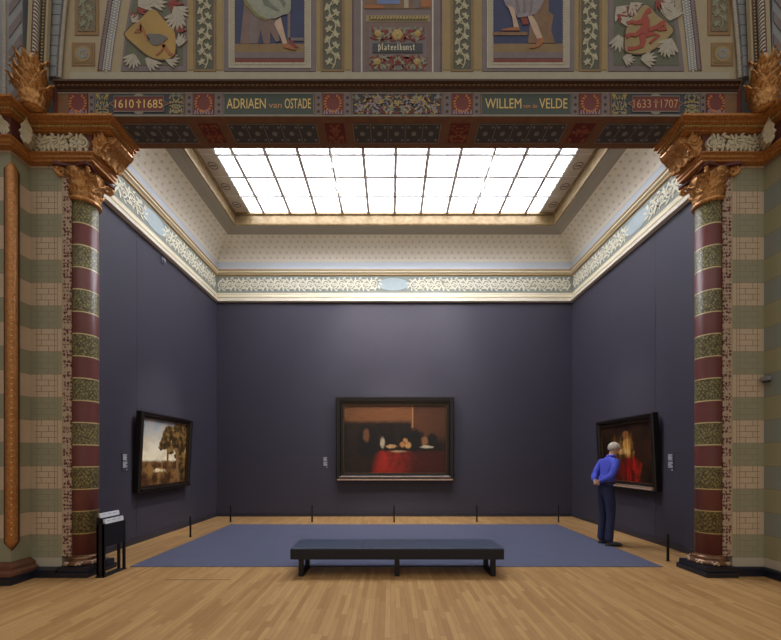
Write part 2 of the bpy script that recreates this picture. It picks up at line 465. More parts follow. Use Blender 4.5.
# gallery cornice: one object per wall side would break the mitre, so one moulding run per profile member
path = [(GX0, 5.4), (GX0, GY), (GX1, GY), (GX1, 5.4)]
def run(name, prof, mat, parent=None):
    g = G(); g.sweep(path, prof, flip=-1); return g.build(name, M[mat], parent)
cor = structure(run('trim_1', [(0, 5.86), (.09, 5.87), (.09, 5.93), (.05, 5.95), (.05, 5.96)], 'cornice_white'))
run('ivory_moulding', [(.05, 5.96), (.07, 5.99), (.05, 6.03), (.035, 6.06), (.035, 6.10), (.015, 6.12)], 'cornice', cor)
run('frieze_ground', [(.012, 6.12), (.012, 6.59)], 'frieze', cor)
run('tan_fillet', [(.012, 6.585), (.05, 6.595), (.05, 6.63)], 'cornice_gilt', cor)
run('upper_moulding', [(.05, 6.63), (.09, 6.655), (.09, 6.69)], 'cornice', cor)
run('gilt_fillet', [(.09, 6.69), (.11, 6.70), (.11, 6.725), (.02, 6.755), (0, 6.755)], 'cornice_gilt', cor)

def scroll(g, L, H, f, d0, d1, per=None, wgt=.045, med=None):
    """running acanthus scroll over a band L x H; f maps (a,b,d) to a point"""
    per = per or H*2.0; k = max(1, round(L/per)); per = L/k; w = H*wgt
    def free(a): return not med or all(abs(a-c) > h for c, h in med)
    N = k*16
    seg = []
    for i in range(N+1):
        a = L*i/N; p = (a, H*.5 + H*.30*math.sin(2*PI*a/per))
        if free(a): seg.append(p)
        else:
            if len(seg) > 1: g.ribbon(seg, w, d0, d1, f)
            seg = []
    if len(seg) > 1: g.ribbon(seg, w, d0, d1, f)
    for h in range(2*k):
        c0 = (h+.5)*per/2; up = 1 if h % 2 == 0 else -1
        if not free(c0): continue
        cx, cz = c0, H*.5 - up*H*.06
        pts = []
        for i in range(22):
            t = i/21; r = H*.27*(1-t*.82); an = up*(PI*.5 + t*3.3*PI)
            pts.append((cx + r*1.15*math.cos(an), cz + r*math.sin(an)))
        g.ribbon(pts, [w*(1.0-.5*i/21) for i in range(22)], d0, d1, f)
        g.ribbon([(cx-H*.035, cz), (cx+H*.035, cz)], H*.04, d0, d1, f)
        for q in range(10):                       # leaves thrown off the scroll
            an = up*(PI*.15 + q*PI/4.4); r = H*.29; x0, z0 = cx + r*1.1*math.cos(an), cz + r*.95*math.sin(an)
            l = H*.27; x1, z1 = x0 + l*1.2*math.cos(an+.7*up), z0 + l*math.sin(an+.7*up)
            z1 = min(H*.97, max(H*.03, z1)); z0 = min(H*.95, max(H*.05, z0))
            if 0 < x1 < L and 0 < x0 < L:
                g.ribbon([(x0, z0), ((x0+x1)/2, (z0+z1)/2+.01*H), (x1, z1)], [w*.6, w*1.45, w*.15], d0, d1, f)

g = G(); yb = GY-.012
scroll(g, GX1-GX0-.1, .40, lambda a, b, d: (GX0+.05+a, yb-d, 6.155+b), .008, 0, .44, .04, [(4.8, .42)])
scroll(g, 4.5, .40, lambda a, b, d: (GX0+.012+d, 5.6+a, 6.155+b), .008, 0, .44, .04, [(1.9, .4)])
scroll(g, 4.5, .40, lambda a, b, d: (GX1-.012-d, 5.6+a, 6.155+b), .008, 0, .44, .04, [(1.9, .4)])
sc_ = g.build('frieze_scroll', plain('frieze_cream', (226, 220, 198), .7, vary=.05), cor)
g = G()
el = lambda c, rx, rz: [(c+rx*math.cos(2*PI*k/28), 6.355+rz*math.sin(2*PI*k/28)) for k in range(28)]
g.prism(el(GX0+4.85, .42, .17), yb-.006, yb); 
for xs, s_ in ((GX0+.012, 1), (GX1-.012, -1)):
    g.prism([(y, z) for y, z in el(7.5, .4, .17)], 0, .006, lambda a, b, d: (xs+s_*d, a, b))
g.build('frieze_medallion', M['medal'], cor)

# cove ceiling
IN = .85; ZC, ZF, ZG = 6.755, 7.44, 7.73
g = G(); nseg = 12
xa, xb, ya, yb2 = GX0, GX1, 5.39, GY
ring = [(xa, ya), (xa, yb2), (xb, yb2), (xb, ya)]
def covept(i, t):
    ins = IN*(1-math.cos(t*PI/2)); z = ZC+(ZF-ZC)*math.sin(t*PI/2)
    x, y = ring[i]; return (x + (ins if x == xa else -ins), y + (ins if y == ya else -ins), z)
for i in range(4):
    j = (i+1) % 4
    L = math.dist(ring[i], ring[j])
    for k in range(nseg):
        t0, t1 = k/nseg, (k+1)/nseg
        q = [covept(i, t0), covept(j, t0), covept(j, t1), covept(i, t1)]
        e0 = IN*(1-math.cos(t0*PI/2)); e1 = IN*(1-math.cos(t1*PI/2))
        g.face([g.p(*p) for p in q], [(e0, t0), (L-e0, t0), (L-e1, t1), (e1, t1)])
ce = structure(g.build('ceiling', M['cove'], smooth=True))

# skylight
fx0, fx1, fy0, fy1 = xa+IN, xb-IN, ya+IN, yb2-IN
g = G(); pr = [(.0, ZF), (.035, ZF-.015), (.05, ZF+.02), (.03, ZF+.05), (.03, ZG-.06), (.07, ZG-.04), (.07, ZG), (.0, ZG)]
g.sweep([(fx0, fy0), (fx0, fy1), (fx1, fy1), (fx1, fy0)], pr, closed=True, flip=-1)
win = structure(g.build('window_1', M['fgold']))
GZ = 7.75; gx0, gx1, gy0, gy1 = -3.515, 3.725, 6.3, 9.3
bx = [gx0 + .353 + .6534*k for k in range(11)]; by = [gy0 + .6*k for k in range(6)]
xs = [gx0]+bx+[gx1]
g = G()
for i in range(len(xs)-1):
    for j in range(5): g.box(xs[i]+.012, xs[i+1]-.012, by[j]+.008, by[j+1]-.008, GZ+.01, GZ+.02)
g.build('glass_panes', M['sky'], win)
g = G()
for x in bx: g.box(x-.034, x+.034, gy0, gy1, GZ-.04, GZ+.03)
for y in by[1:-1]: g.box(gx0, gx1, y-.026, y+.026, GZ-.045, GZ+.03)
for x in (gx0, gx1): g.box(x-.012, x+.012, gy0, gy1, GZ-.01, GZ+.03)
g.build('glazing_bars', M['bar'], win)
for s_, x0, x1 in ((-1, fx0, gx0-.012), (1, gx1+.012, fx1)):
    g = G(); g.box(x0, x1, fy0, fy1, ZG, ZG+.03); bp = g.build('border_panel', M['border'], win)
    g = G()
    cx = (x0+x1)/2
    for k in range(5):
        cy = gy0+.3+.6*k
        g.lathe([(.085, ZG-.004), (.1, ZG-.004), (.1, ZG), (.085, ZG), (.085, ZG-.004)], cx, cy, 24, False)
        for q in range(5): g.box(cx-.055+q*.025, cx-.04+q*.025, cy-.022, cy+.022, ZG-.004, ZG)
    g.build('roundel', M['ring'], bp)
    g = G()
    for k in range(6): g.box(x0, x1, gy0+.6*k-.006, gy0+.6*k+.006, ZG-.003, ZG)
    g.build('panel_joint', M['bar'], bp)
g = G(); g.box(gx0-.02, gx1+.02, fy0, gy0, ZG, ZG+.03); g.box(gx0-.02, gx1+.02, gy1, fy1, ZG, ZG+.03)
g.build('border_panel', M['border'], win)
# roof slab over the cove keeps hall daylight out
g = G(); g.box(GX0-.2, fx0-.01, 5.38, GY+.15, 7.9, 8.0); g.box(fx1+.01, GX1+.2, 5.38, GY+.15, 7.9, 8.0)
g.box(fx0-.01, fx1+.01, 5.38, GY+.15, 7.9, 8.0)
g.box(GX0-.2, GX0-.02, 5.38, GY+.15, 6.8, 7.9); g.box(GX1+.02, GX1+.2, 5.38, GY+.15, 6.8, 7.9); g.box(GX0-.2, GX1+.2, GY+.02, GY+.15, 6.8, 7.9)
g.build('roof_slab', M['border'], ce)

# ------------------------------------------------------------------ front wall with columns
for sd, wd in ((-1, 'left'), (1, 'right')):
    # wall beside the column, then the pier stepping forward
    g = G(sd); g.box(4.56, 5.0, 5.06, 5.38, .06, 5.57)
    w = structure(g.build('wall_front_'+wd, M['wallband']))
    g = G(sd); g.box(4.43, 4.56, 5.057, 5.07, .265, 5.15); g.box(4.47, 4.56, 5.057, 5.07, 5.15, 5.565); g.build('sprig_border', M['sprig'], w)
    g = G(sd)
    g.prism([(4.99, 5.38), (4.99, 4.80), (7.2, 4.80), (7.2, 5.38)], .1, 5.57, lambda a, b, d: (a, b, d))
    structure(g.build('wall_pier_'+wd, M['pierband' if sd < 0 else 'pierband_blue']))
    g = G(sd); pth = [(4.56, 5.06), (4.99, 5.06), (4.99, 4.80), (7.2, 4.80)]
    g.sweep(pth, [(0, 0), (.1 if sd < 0 else .04, 0), (.1 if sd < 0 else .04, .1), (.03, .125), (0, .125)], flip=-1)
    b = structure(g.build('baseboard_front_'+wd, M['navy']))
    if sd < 0:
        g = G(sd); g.sweep([(4.985, 5.04), (4.985, 4.80), (7.2, 4.80)], [(0, .1), (.13, .1), (.13, .14), (.085, .17), (.085, .21), (.05, .24), (.015, .26), (0, .26)], flip=-1)
        g.build('pier_torus', M['torus'], b)
        g = G(sd); g.sweep([(4.985, 5.06), (4.985, 4.80), (7.2, 4.80)], [(0, 0), (.15, 0), (.15, .09), (.11, .1), (0, .1)], flip=-1); g.build('pier_plinth', M['navy'], b)
        # gilt corner moulding with pointed ends
        g = G(sd)
        lay = [(.02, .44), (.07, .54), (.07, 5.28), (.02, 5.40)]
        g.lathe([(.004, .42), (.06, .52), (.06, 5.30), (.004, 5.42)], 4.965, 4.785, 16)
        m = structure(g.build('trim_2', M['orange'], smooth=True))
        g = G(sd); g.lathe([(.004, .40), (.074, .51), (.074, 5.31), (.004, 5.44)], 4.99, 4.815, 16); g.build('dark_backing', M['browndk'], m)
        g = G(sd)
        for k in range(60): g.blob((4.923, 4.743, .62+k*.077), .009, 6, 4)
        absorb(m, g.build('beading', M['cream_relief'], m))

    # ---- column
    cx, cy = 4.374, 5.22; X = XC+sd*cx
    side_txt = 'near the black leaflet stand' if sd < 0 else 'near the visitor in blue'
    col = thing('column', (X, cy, 0), 'painted column in red and olive bands, '+('left of the opening, by the black card stand' if sd < 0 else 'right of the opening, near the man in blue'), 'column', 'painted columns framing the opening')
    g = G(sd); g.box(4.12, 4.555, 4.955, 5.485, 0, .07); g.box(4.14, 4.555, 4.975, 5.46, .07, .14); g.build('plinth', M['navy'], col, bevel=.008)
    g = G(sd); prof = [(.215, .14), (.228, .155), (.228, .18), (.213, .195), (.19, .205), (.2, .22), (.203, .235), (.19, .25), (.168, .264)]
    g.lathe(prof, cx, cy, 40); bs = g.build('base', M['brass'], col, smooth=True)
    g = G(sd)
    for k in range(8):
        a = 2*PI*k/8+PI/8
        for q in range(5): g.blob((cx+.228*math.cos(a+(q-2)*.07), cy+.228*math.sin(a+(q-2)*.07), .172+.012*math.cos(q*2.2)), (.018, .018, .02), 6, 5)
    lab(g.build('spur_ornament', M['spur'], bs, smooth=True), 'paler carved leaf spurs')
    g = G(sd); g.lathe([(.158, .26), (.157, 1.6), (.156, 3.2), (.153, 5.12)], cx, cy, 48); g.build('shaft', M['shaft'], col, smooth=True)
    g = G(sd); g.lathe([(.163, 5.115), (.186, 5.125), (.192, 5.145), (.186, 5.165), (.165, 5.175)], cx, cy, 40); g.build('astragal', M['gold'], col, smooth=True)
    g = G(sd); g.lathe([(.155, 5.16), (.16, 5.25), (.17, 5.36), (.2, 5.47), (.225, 5.53)], cx, cy, 32)
    cap = g.build('capital', M['gold'], col, smooth=True)
    for tier, (n, r, zb, H, W, o) in enumerate(((8, .16, 5.165, .2, .062, .045), (8, .165, 5.27, .22, .07, .07))):
        for k in range(n):
            a = 2*PI*(k+.5*tier)/n
            g = G(sd); g.leaf((cx+r*math.cos(a), cy+r*math.sin(a), zb), a, H, W, o); g.build('leaf', M['gold'], cap)
    for k in range(4):
        a = PI/4+k*PI/2; g = G(sd); pts = []
        for i in range(26):
            t = i/25; r = .062*(1-t*.8); an = PI*.9 - t*3.6*PI
            o = .262 + r*math.cos(an); z = 5.475 + r*math.sin(an)
            pts.append((cx+o*math.cos(a), cy+o*math.sin(a), z))
        pts = [(cx+.17*math.cos(a), cy+.17*math.sin(a), 5.36)] + pts
        g.tube(pts, [.03]*2+[.026-.012*i/25 for i in range(25)], 8); g.smooth = True; g.build('volute', M['gold'], cap)
    g = G(sd)
    ab = []
    for k in range(4):
        a0 = -PI/4 + k*PI/2 - PI/2
        for q in (-1, 1):
            ab.append((cx + .335*math.cos(a0) - q*.03*math.sin(a0), cy + .335*math.sin(a0) + q*.03*math.cos(a0)))
        am = a0 + PI/4; ab.append((cx+.21*math.cos(am), cy+.21*math.sin(am)))
    g.prism(ab, 5.53, 5.57, lambda a, b, d: (a, b, d)); g.build('abacus', M['maroon'], cap)

    # ---- entablature
    en = thing('entablature', (X, cy, 5.57), 'gilded cornice block with cream leaf frieze above the '+wd+' column', 'cornice', 'entablatures over the columns')
    pth = [(4.08, 5.39), (4.08, 4.98), (4.91, 4.98), (4.91, 4.72), (7.2, 4.72)]
    g = G(sd); g.sweep(pth, [(-.3, 5.572), (0, 5.572), (.0, 5.60), (.02, 5.61), (.02, 5.645), (.045, 5.66), (.045, 5.672), (-.01, 5.68)], flip=-1)
    # the sweep normal of this path points outward (into the hall)
    g.build('architrave', M['orange'], en)
    g = G(sd); g.sweep(pth, [(-.01, 5.675), (-.01, 5.95)], flip=-1); fr = g.build('frieze', M['maroon'], en)
    g = G(sd)
    scroll(g, .74, .25, lambda a, b, d: (4.14+a, 4.99-d, 5.688+b), .02, 0, .25, .05)
    for k in range(12): g.ribbon([(4.16+k*.06, 5.69), (4.165+k*.06, 5.76), (4.17+k*.06, 5.79)], [.008, .02, .004], 4.972, 4.99)
    g.build('leaf_scroll', M['cream_relief'], fr)
    g = G(sd)
    for k in range(9):
        g.leaf((4.90-.012*k, 4.975-.02*k+.0, 5.69), -PI*.75, .23, .05, .05+.01*k, lobes=4)
    for k in range(16): g.leaf((5.0+k*.11, 4.725, 5.69), -PI/2, .24, .055, .05)
    g.build('palmette', M['cream_relief'], fr)
    pth = [(3.86, 5.385), (3.86, 4.98), (4.91, 4.98), (4.91, 4.72), (7.2, 4.72)]
    g = G(sd); g.sweep(pth, [(-.3, 5.94), (-.01, 5.94), (.03, 5.95), (.03, 5.965), (.06, 5.975), (.06, 6.0), (.10, 6.01), (.10, 6.035), (.15, 6.05), (.15, 6.08), (-.3, 6.08)], flip=-1)
    cn = g.build('cornice', M['orange'], en)
    g = G(sd)
    def dent(p0, p1, n):
        for k in range(n):
            t = (k+.5)/n; x = p0[0]+(p1[0]-p0[0])*t; y = p0[1]+(p1[1]-p0[1])*t
            g.box(x-.011, x+.011, y-.011, y+.011, 5.977, 5.998)
    dent((3.79, 5.36), (3.79, 4.92), 11); dent((3.79, 4.92), (4.85, 4.92), 28); dent((4.85, 4.92), (4.85, 4.66), 7); dent((4.85, 4.66), (7.0, 4.66), 50)
    absorb(cn, g.build('dentils', M['floret_y'], cn))
    # gilded console on the inner corner
    con = G(sd); prof_ = [(4.07, 5.675), (4.02, 5.68), (3.97, 5.72), (3.95, 5.78), (3.90, 5.82), (3.83, 5.85), (3.79, 5.90), (3.80, 5.94), (4.07, 5.94)]
    con.prism(prof_, 5.02, 5.375)
    cs = con.build('console', M['gold'], en, bevel=.01)
    g = G(sd); g.tube([(4.0+.055*(1-t/20)*math.cos(t*.75), 5.0, 5.85+.065*(1-t/20)*math.sin(t*.75)) for t in range(19)], .017, 8); g.blob((4.0, 5.0, 5.85), (.03, .03, .03)); g.smooth = True; g.build('volute', M['gold'], cs)
    for k in range(6):
        g = G(sd); g.leaf((3.99-.02*(k % 2), 5.04+.06*k, 5.665), PI, .25, .05, .15, curl=.5); g.build('leaf', M['gold'], cs)
    for k in range(3):
        g = G(sd); g.leaf((4.05-.045*k, 5.015, 5.68+.03*k), -PI/2-.4, .22, .045, .05, curl=.5); g.build('leaf', M['gold'], cs)
    # vault rib with its rope moulding, rising from a gilded leaf foot
    sx, sy = (4.70 if sd < 0 else 4.735), 4.83
    rb = thing('vault_rib', (XC+sd*sx, sy, 6.085), 'vault rib with white rope moulding rising from gilded leaves at the upper '+wd+' corner', 'rib', 'vault ribs at the top corners')
    g = G(sd); g.lathe([(.11, 6.085), (.13, 6.2), (.11, 6.4), (.08, 6.6), (.04, 6.8)], sx, sy-.02, 16); sp = g.build('gilded_foot', M['gold'], rb, smooth=True)
    for tier, (n, r, zb, H, W, o) in enumerate(((6, .13, 6.105, .32, .075, .06), (6, .12, 6.27, .3, .065, .05), (5, .1, 6.46, .28, .05, .045))):
        for k in range(n):
            a = PI + PI*(k+.5*(tier % 2))/(n-.5)
            g = G(sd); g.leaf((sx+r*math.cos(a), sy-.02+r*math.sin(a), zb), a, H, W, o, curl=.6); g.build('leaf', M['gold'], sp)
    def lean(z): return sx-.035 - .04*(z-6.5)
    zz = [6.5+.1*k for k in range(23)]
    g = G(sd); g.tube([(lean(z), sy-.05, z) for z in zz], .026, 12); g.smooth = True; g.build('rope_core', M['browndk'], rb)
    g = G(sd); n = 230
    for q in range(2):
        g.tube([(lean(6.5+2.2*i/n)+.022*math.cos(i*.62+q*PI), sy-.05+.022*math.sin(i*.62+q*PI), 6.5+2.2*i/n) for i in range(n+1)], .0125, 6)
    g.smooth = True; lab(g.build('rope_twist', M['white'], rb), 'twisted white rope moulding')
    for dx, nm, mt, hw in ((-.062, 'inner_fillet', 'browndk', .03), (.056, 'outer_fillet', 'maroon', .028), (.112, 'outer_roll', 'cream', .026), (-.107, 'inner_roll', 'cream', .013)):
        g = G(sd); g.prism([(lean(6.5)+dx-hw, 6.5), (lean(6.5)+dx+hw, 6.5), (lean(8.7)+dx+hw, 8.7), (lean(8.7)+dx-hw, 8.7)], sy-.03, sy+.015); fi = g.build(nm, M[mt], rb)
        if 'fillet' in nm:
            g = G(sd)
            for k in range(50): g.blob((lean(6.52+.042*k)+dx, sy-.032, 6.52+.042*k), (.013, .008, .011), 6, 4)
            absorb(fi, g.build('beading', M['floret_y'], fi))
    # arch of blue grey voussoirs behind the rib, with its bead string
    AO = 0 if sd < 0 else .065
    def arcx(z): return 4.475 + AO - .08*max(0, z-6.64)**1.25
    ar = thing('wall_arch', (XC+sd*4.5, 4.9, 6.6), 'arch of blue-grey blocks edged with white beads, at the '+wd+' end of the painted wall', 'arch', 'block arches at the ends of the painted wall')
    for k in range(15):
        z0 = 6.60+k*.135; z1 = z0+.128
        g = G(sd); g.prism([(arcx(z0)+.0, z0), (4.618+AO, z0), (4.618+AO, z1), (arcx(z1), z1)], 4.87, 4.93); g.build('voussoir', M['greystone'], ar, bevel=.004)
    g = G(sd)
    for k in range(70): z = 6.62+k*.028; g.blob((arcx(z)-.03, 4.9, z), (.026, .02, .0125), 8, 5)
    g.build('bead_string', M['white'], ar, smooth=True)
    # hall wall above the pier
    g = G(sd); g.box(4.92, 7.2, 4.88, 5.38, 6.09, 8.8); g.box(4.625+AO*0, 4.92, 5.12, 5.38, 6.09, 8.8); up = structure(g.build('wall_vault_'+wd, M['greystone']))
    g = G(sd)
    for k in range(80): g.blob((5.145, 4.872, 6.1+k*.03), (.03, .02, .013), 8, 5)
    absorb(up, g.build('bead_string', M['white'], up, smooth=True))
    g = G(sd)
    for k in range(9):
        z0 = 6.2+k*.3; g.prism([(4.93, z0+.22), (5.09, z0), (5.09, z0+.14), (4.93, z0+.36)], 4.872, 4.88)
    g.build('banding', M['lilac'], up)

for nm, x0, x1 in (('wall_hall_unseen_left', XC-7.3, XC-7.2), ('wall_hall_unseen_right', XC+7.2, XC+7.3)):  # unseen side walls of the hall, added to darken the upper corners
    g = G(); g.box(x0, x1, -4.0, 5.38, 0, 9.0); structure(g.build(nm, M['lilac']))
# ------------------------------------------------------------------ decorated beam
BY0, BY1, BZ = 4.89, 5.39, 6.083
def bxx(px): return (px-390.5)/76.07
beam = thing('decorated_beam', (XC, 5.14, BZ), 'painted beam with gold names and dates spanning the top of the gallery opening', 'beam')
g = G(); g.box(XC-4.46, XC+4.46, BY0, BY1, BZ, 6.58); g.build('beam_body', M['brown'], beam)
for sd in (-1, 1):
    g = G(sd); g.box(4.46, 4.525, BY0, BY1, BZ, 6.58); g.build('end_block', M['maroon'], beam)
g = G(); g.sweep([(XC+4.46, BY0), (XC-4.46, BY0)], [(0, 6.40), (.01, 6.40), (.02, 6.415), (.02, 6.43), (.045, 6.442), (.045, 6.468), (.08, 6.48), (.08, 6.502), (.06, 6.512), (0, 6.515)], flip=1)
tm = g.build('top_moulding', M['browndk'], beam)
g = G()
for k in range(148): g.box(XC-4.42+k*.06, XC-4.42+k*.06+.03, BY0-.052, BY0-.04, 6.446, 6.464)
absorb(tm, g.build('dentils', M['brown'], tm))
Z0, Z1 = 6.10, 6.385
g = G(); g.box(XC-4.46, XC+4.46, BY0-.012, BY0, BZ, 6.098); g.box(XC-4.46, XC+4.46, BY0-.008, BY0, Z1, 6.40); g.build('pale_fillet', M['line'], beam)
def frame_lines(g, x0, x1, z0, z1, y, w=.006):
    g.box(x0, x1, y-.002, y, z0, z0+w); g.box(x0, x1, y-.002, y, z1-w, z1); g.box(x0, x0+w, y-.002, y, z0, z1); g.box(x1-w, x1, y-.002, y, z0, z1)
def floral(parent, x0, x1, z0, z1, y, cols, n, seed, r=.02, f=None):
    """mirrored sprays of small leaves and blooms, one mesh for each colour"""
    rnd = random.Random(seed); cx = (x0+x1)/2
    for c in cols:
        g = G()
        for k in range(n):
            a = rnd.random()*(x1-x0)/2*.94; b = z0+.04*(z1-z0)+rnd.random()*(z1-z0)*.92; an = rnd.random()*PI; l = r*(.8+rnd.random())
            for s_ in (-1, 1):
                dx, dz = l*math.cos(an)*s_, l*math.sin(an); x = cx+s_*a
                x = min(x1-l*1.05, max(x0+l*1.05, x)); zz_ = min(z1-l*1.05, max(z0+l*1.05, b))
                g.ribbon([(x-dx, zz_-dz), (x-dx*.2, zz_-dz*.2), (x+dx, zz_+dz)], [r*.15, r*.5, r*.1], y-.003, y, f)
        g.build('sprays', M[c], parent)
def bpanel(name, p0, p1, mat, z0=Z0, z1=Z1, label=None):
    g = G(); g.box(bxx(p0), bxx(p1), BY0-.008, BY0, z0, z1); o = g.build(name, M[mat], beam)
    if label: lab(o, label)
    return o
yf = BY0-.008
# panels follow the photograph's order along the beam
for p0, p1, words_, lbl in ((224, 314, (('ADRIAEN', 227, 266), ('van', 269, 282), ('OSTADE', 285, 311)), 'dark green name panel reading ADRIAEN van OSTADE'),
                            (481, 571, (('WILLEM', 485, 521), ('van de', 523, 537), ('VELDE', 539, 567)), 'dark green name panel reading WILLEM van de VELDE')):
    o = bpanel('name_panel', p0, p1, 'green_panel', label=lbl)
    g = G(); frame_lines(g, bxx(p0), bxx(p1), Z0, Z1, yf); g.build('panel_line', M['line'], o)
    for wtx, a, b in words_:
        big = wtx.isupper()
        text_mesh('lettering', wtx, bxx(a), bxx(b), 6.185 if big else 6.19, 6.315 if big else 6.245, yf, M['lettergold' if big else 'letterred'], o)
for p0, p1, c0, c1, tx, mt, lbl in ((96, 184, 110, 169, ('1610', '1685'), 'lettergold', 'date panel reading 1610 and 1685'), (611, 699, 627, 683, ('1633', '1707'), 'letterred', 'date panel reading 1633 and 1707')):
    o = bpanel('date_panel', p0, p1, 'navyp', label=lbl)
    floral(o, bxx(p0), bxx(c0), Z0, Z1, yf, ('floret_y', 'floret_g'), 16, 3, .018); floral(o, bxx(c1), bxx(p1), Z0, Z1, yf, ('floret_y', 'floret_g'), 16, 4, .018)
    g = G(); frame_lines(g, bxx(p0), bxx(p1), Z0, Z1, yf); g.build('panel_line', M['line'], o)
    xa_, xb_ = bxx(c0), bxx(c1); zc = .5*(Z0+Z1); h = .1; cut = .05; q = (xa_+xb_)/2
    P_ = [(xa_, zc), (xa_+.06, zc+.03), (xa_+.06, zc+h), (xb_-.06, zc+h), (xb_-.06, zc+.03), (xb_, zc), (xb_-.06, zc-.03), (xb_-.06, zc-h), (xa_+.06, zc-h), (xa_+.06, zc-.03)]
    g = G(); g.prism(P_, yf-.004, yf); ca = g.build('cartouche', M['redp'], o)
    g = G(); g.ribbon(P_+[P_[0]], .004, yf-.007, yf-.003); g.prism([(q+.07*math.cos(PI*k/4), zc+h+.035*math.sin(PI*k/4)) for k in range(5)], yf-.005, yf-.003); g.prism([(q+.07*math.cos(PI*k/4), zc-h-.035*math.sin(PI*k/4)) for k in range(5)], yf-.005, yf-.003)
    g.build('cartouche_line', M['line'], ca)
    m0, m1 = (q-.045, q+.045)
    text_mesh('lettering', tx[0], xa_+.075, m0-.02, zc-.055, zc+.055, yf-.004, M[mt], ca); text_mesh('lettering', tx[1], m1+.02, xb_-.075, zc-.055, zc+.055, yf-.004, M[mt], ca)
    g = G(); g.box(q-.008, q+.008, yf-.008, yf-.004, zc-.055, zc+.055); g.box(q-.03, q+.03, yf-.008, yf-.004, zc+.012, zc+.028); g.build('dagger_mark', M[mt], ca)
for p0, p1 in ((69, 88), (194, 214), (323, 343), (452, 472), (579, 600), (706, 724)):
    o = bpanel('flower_panel', p0, p1, 'redp', label='crimson panel with orange floral wreath')
    x0, x1 = bxx(p0), bxx(p1); cx = (x0+x1)/2; zc = .5*(Z0+Z1)
    g = G()
    for k in range(16):
        a = PI*1.5 + (k-7.5)/8*PI*.86; r = .1; x = cx+r*math.cos(a); z = zc+.01+r*1.1*math.sin(a)
        g.ribbon([(x-.018*math.cos(a), z-.018*math.sin(a)), (x, z), (x+.024*math.cos(a+.6), z+.024*math.sin(a+.6))], [.004, .014, .003], yf-.004, yf)
    g.build('wreath', M['floret'], o)
    g = G()
    for k in range(7): g.ribbon([(x0+.02+k*(x1-x0-.04)/6, Z0+.01), (x0+.02+k*(x1-x0-.04)/6+.008*(-1)**k, Z0+.065)], [.012, .004], yf-.004, yf)
    g.build('flower_row', M['floret_l'], o)
for p0, p1 in ((89, 95), (186, 193), (215, 223), (315, 322), (344, 351), (443, 451), (473, 480), (572, 578), (601, 609), (700, 705)):
    o = bpanel('divider', p0, p1, 'lilac'); cx = (bxx(p0)+bxx(p1))/2
    g = G()
    for k in range(3): g.blob((cx, yf, Z0+.05+k*.09), (.02, .006, .02), 8, 5)
    absorb(o, g.build('stud', M['browndk'], o))
o = bpanel('foliage_panel', 352, 442, 'navyp', label='central panel of mixed foliage and lilac blooms')
floral(o, bxx(352), bxx(442), Z0, Z1, yf, ('floret_g', 'floret_y', 'floret_l', 'redp'), 40, 11, .026)
g = G(); frame_lines(g, bxx(352), bxx(442), Z0, Z1, yf); g.build('panel_line', M['line'], o)
# soffit
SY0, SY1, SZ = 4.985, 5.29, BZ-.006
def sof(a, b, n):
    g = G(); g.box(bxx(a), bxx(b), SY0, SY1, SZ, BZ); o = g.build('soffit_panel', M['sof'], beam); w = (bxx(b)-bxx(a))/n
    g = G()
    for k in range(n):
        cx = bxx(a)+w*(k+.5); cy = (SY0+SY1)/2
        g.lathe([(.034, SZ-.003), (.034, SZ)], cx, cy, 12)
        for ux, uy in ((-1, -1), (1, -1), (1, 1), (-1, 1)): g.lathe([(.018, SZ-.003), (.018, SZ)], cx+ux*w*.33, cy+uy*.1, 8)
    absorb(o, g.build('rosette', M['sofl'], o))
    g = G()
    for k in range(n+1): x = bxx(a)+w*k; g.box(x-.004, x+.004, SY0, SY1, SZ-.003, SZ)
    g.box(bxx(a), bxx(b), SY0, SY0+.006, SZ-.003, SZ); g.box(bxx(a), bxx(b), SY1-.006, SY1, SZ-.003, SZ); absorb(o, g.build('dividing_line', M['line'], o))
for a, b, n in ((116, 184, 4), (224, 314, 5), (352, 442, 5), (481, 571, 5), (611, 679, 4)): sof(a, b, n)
for a, b in ((194, 214), (323, 343), (452, 472), (579, 600)):
    g = G(); g.box(bxx(a), bxx(b), SY0, SY1, SZ, BZ); o = g.build('red_soffit_panel', M['redp'], beam)
    floral(o, bxx(a), bxx(b), SY0, SY1, SZ, ('floret_d',), 16, int(a), .026, lambda p, q, d: (p, q, d))

# ------------------------------------------------------------------ painted wall above the beam
WY = 4.93; WS = 75.46
def wx(px): return (px-390.5)/WS
def wz(py): return EYE+(458-py)/WS
ZT = 8.7
g = G(); g.box(XC-4.56, XC+4.62, WY+.0015, 5.38, 6.585, ZT+.1); uw = structure(g.build('wall_upper', M['cream']))
g = G(); g.box(XC-4.33, XC+4.39, WY-.012, WY, 6.585, wz(73)); g.build('pale_base_band', M['creamlt'], uw)
def poly(parent, name, pts, mat, y0, th=.004):
    g = G(); g.prism([(wx(a), wz(b)) for a, b in pts], y0-th, y0); return g.build(name, M[mat] if isinstance(mat, str) else mat, parent)
def pbox(parent, name, x0, x1, ya_, yb_, mat, y0, th=.004):
    return poly(parent, name, [(x0, ya_), (x1, ya_), (x1, yb_), (x0, yb_)], mat, y0, th)
def frame4(parent, name, x0, x1, zb, w, mat, y0, th):
    """three-sided painted border, open past the top of the picture"""
    g = G(); X0, X1, Zb = wx(x0), wx(x1), wz(zb); w = w/WS
    g.box(X0, X0+w, y0-th, y0, Zb, ZT); g.box(X1-w, X1, y0-th, y0, Zb, ZT); g.box(X0+w, X1-w, y0-th, y0, Zb, Zb+w)
    return g.build(name, M[mat], parent)
TOP = 458-(ZT-EYE)*WS
for x0, x1 in ((188, 193.6), (216.5, 223), (317, 320.4), (344.5, 351), (443, 450.6), (473.4, 481), (575, 578.6), (601.5, 607)):
    pbox(uw, 'ochre_band', x0, x1, TOP, 70, 'ochre', WY, .003)
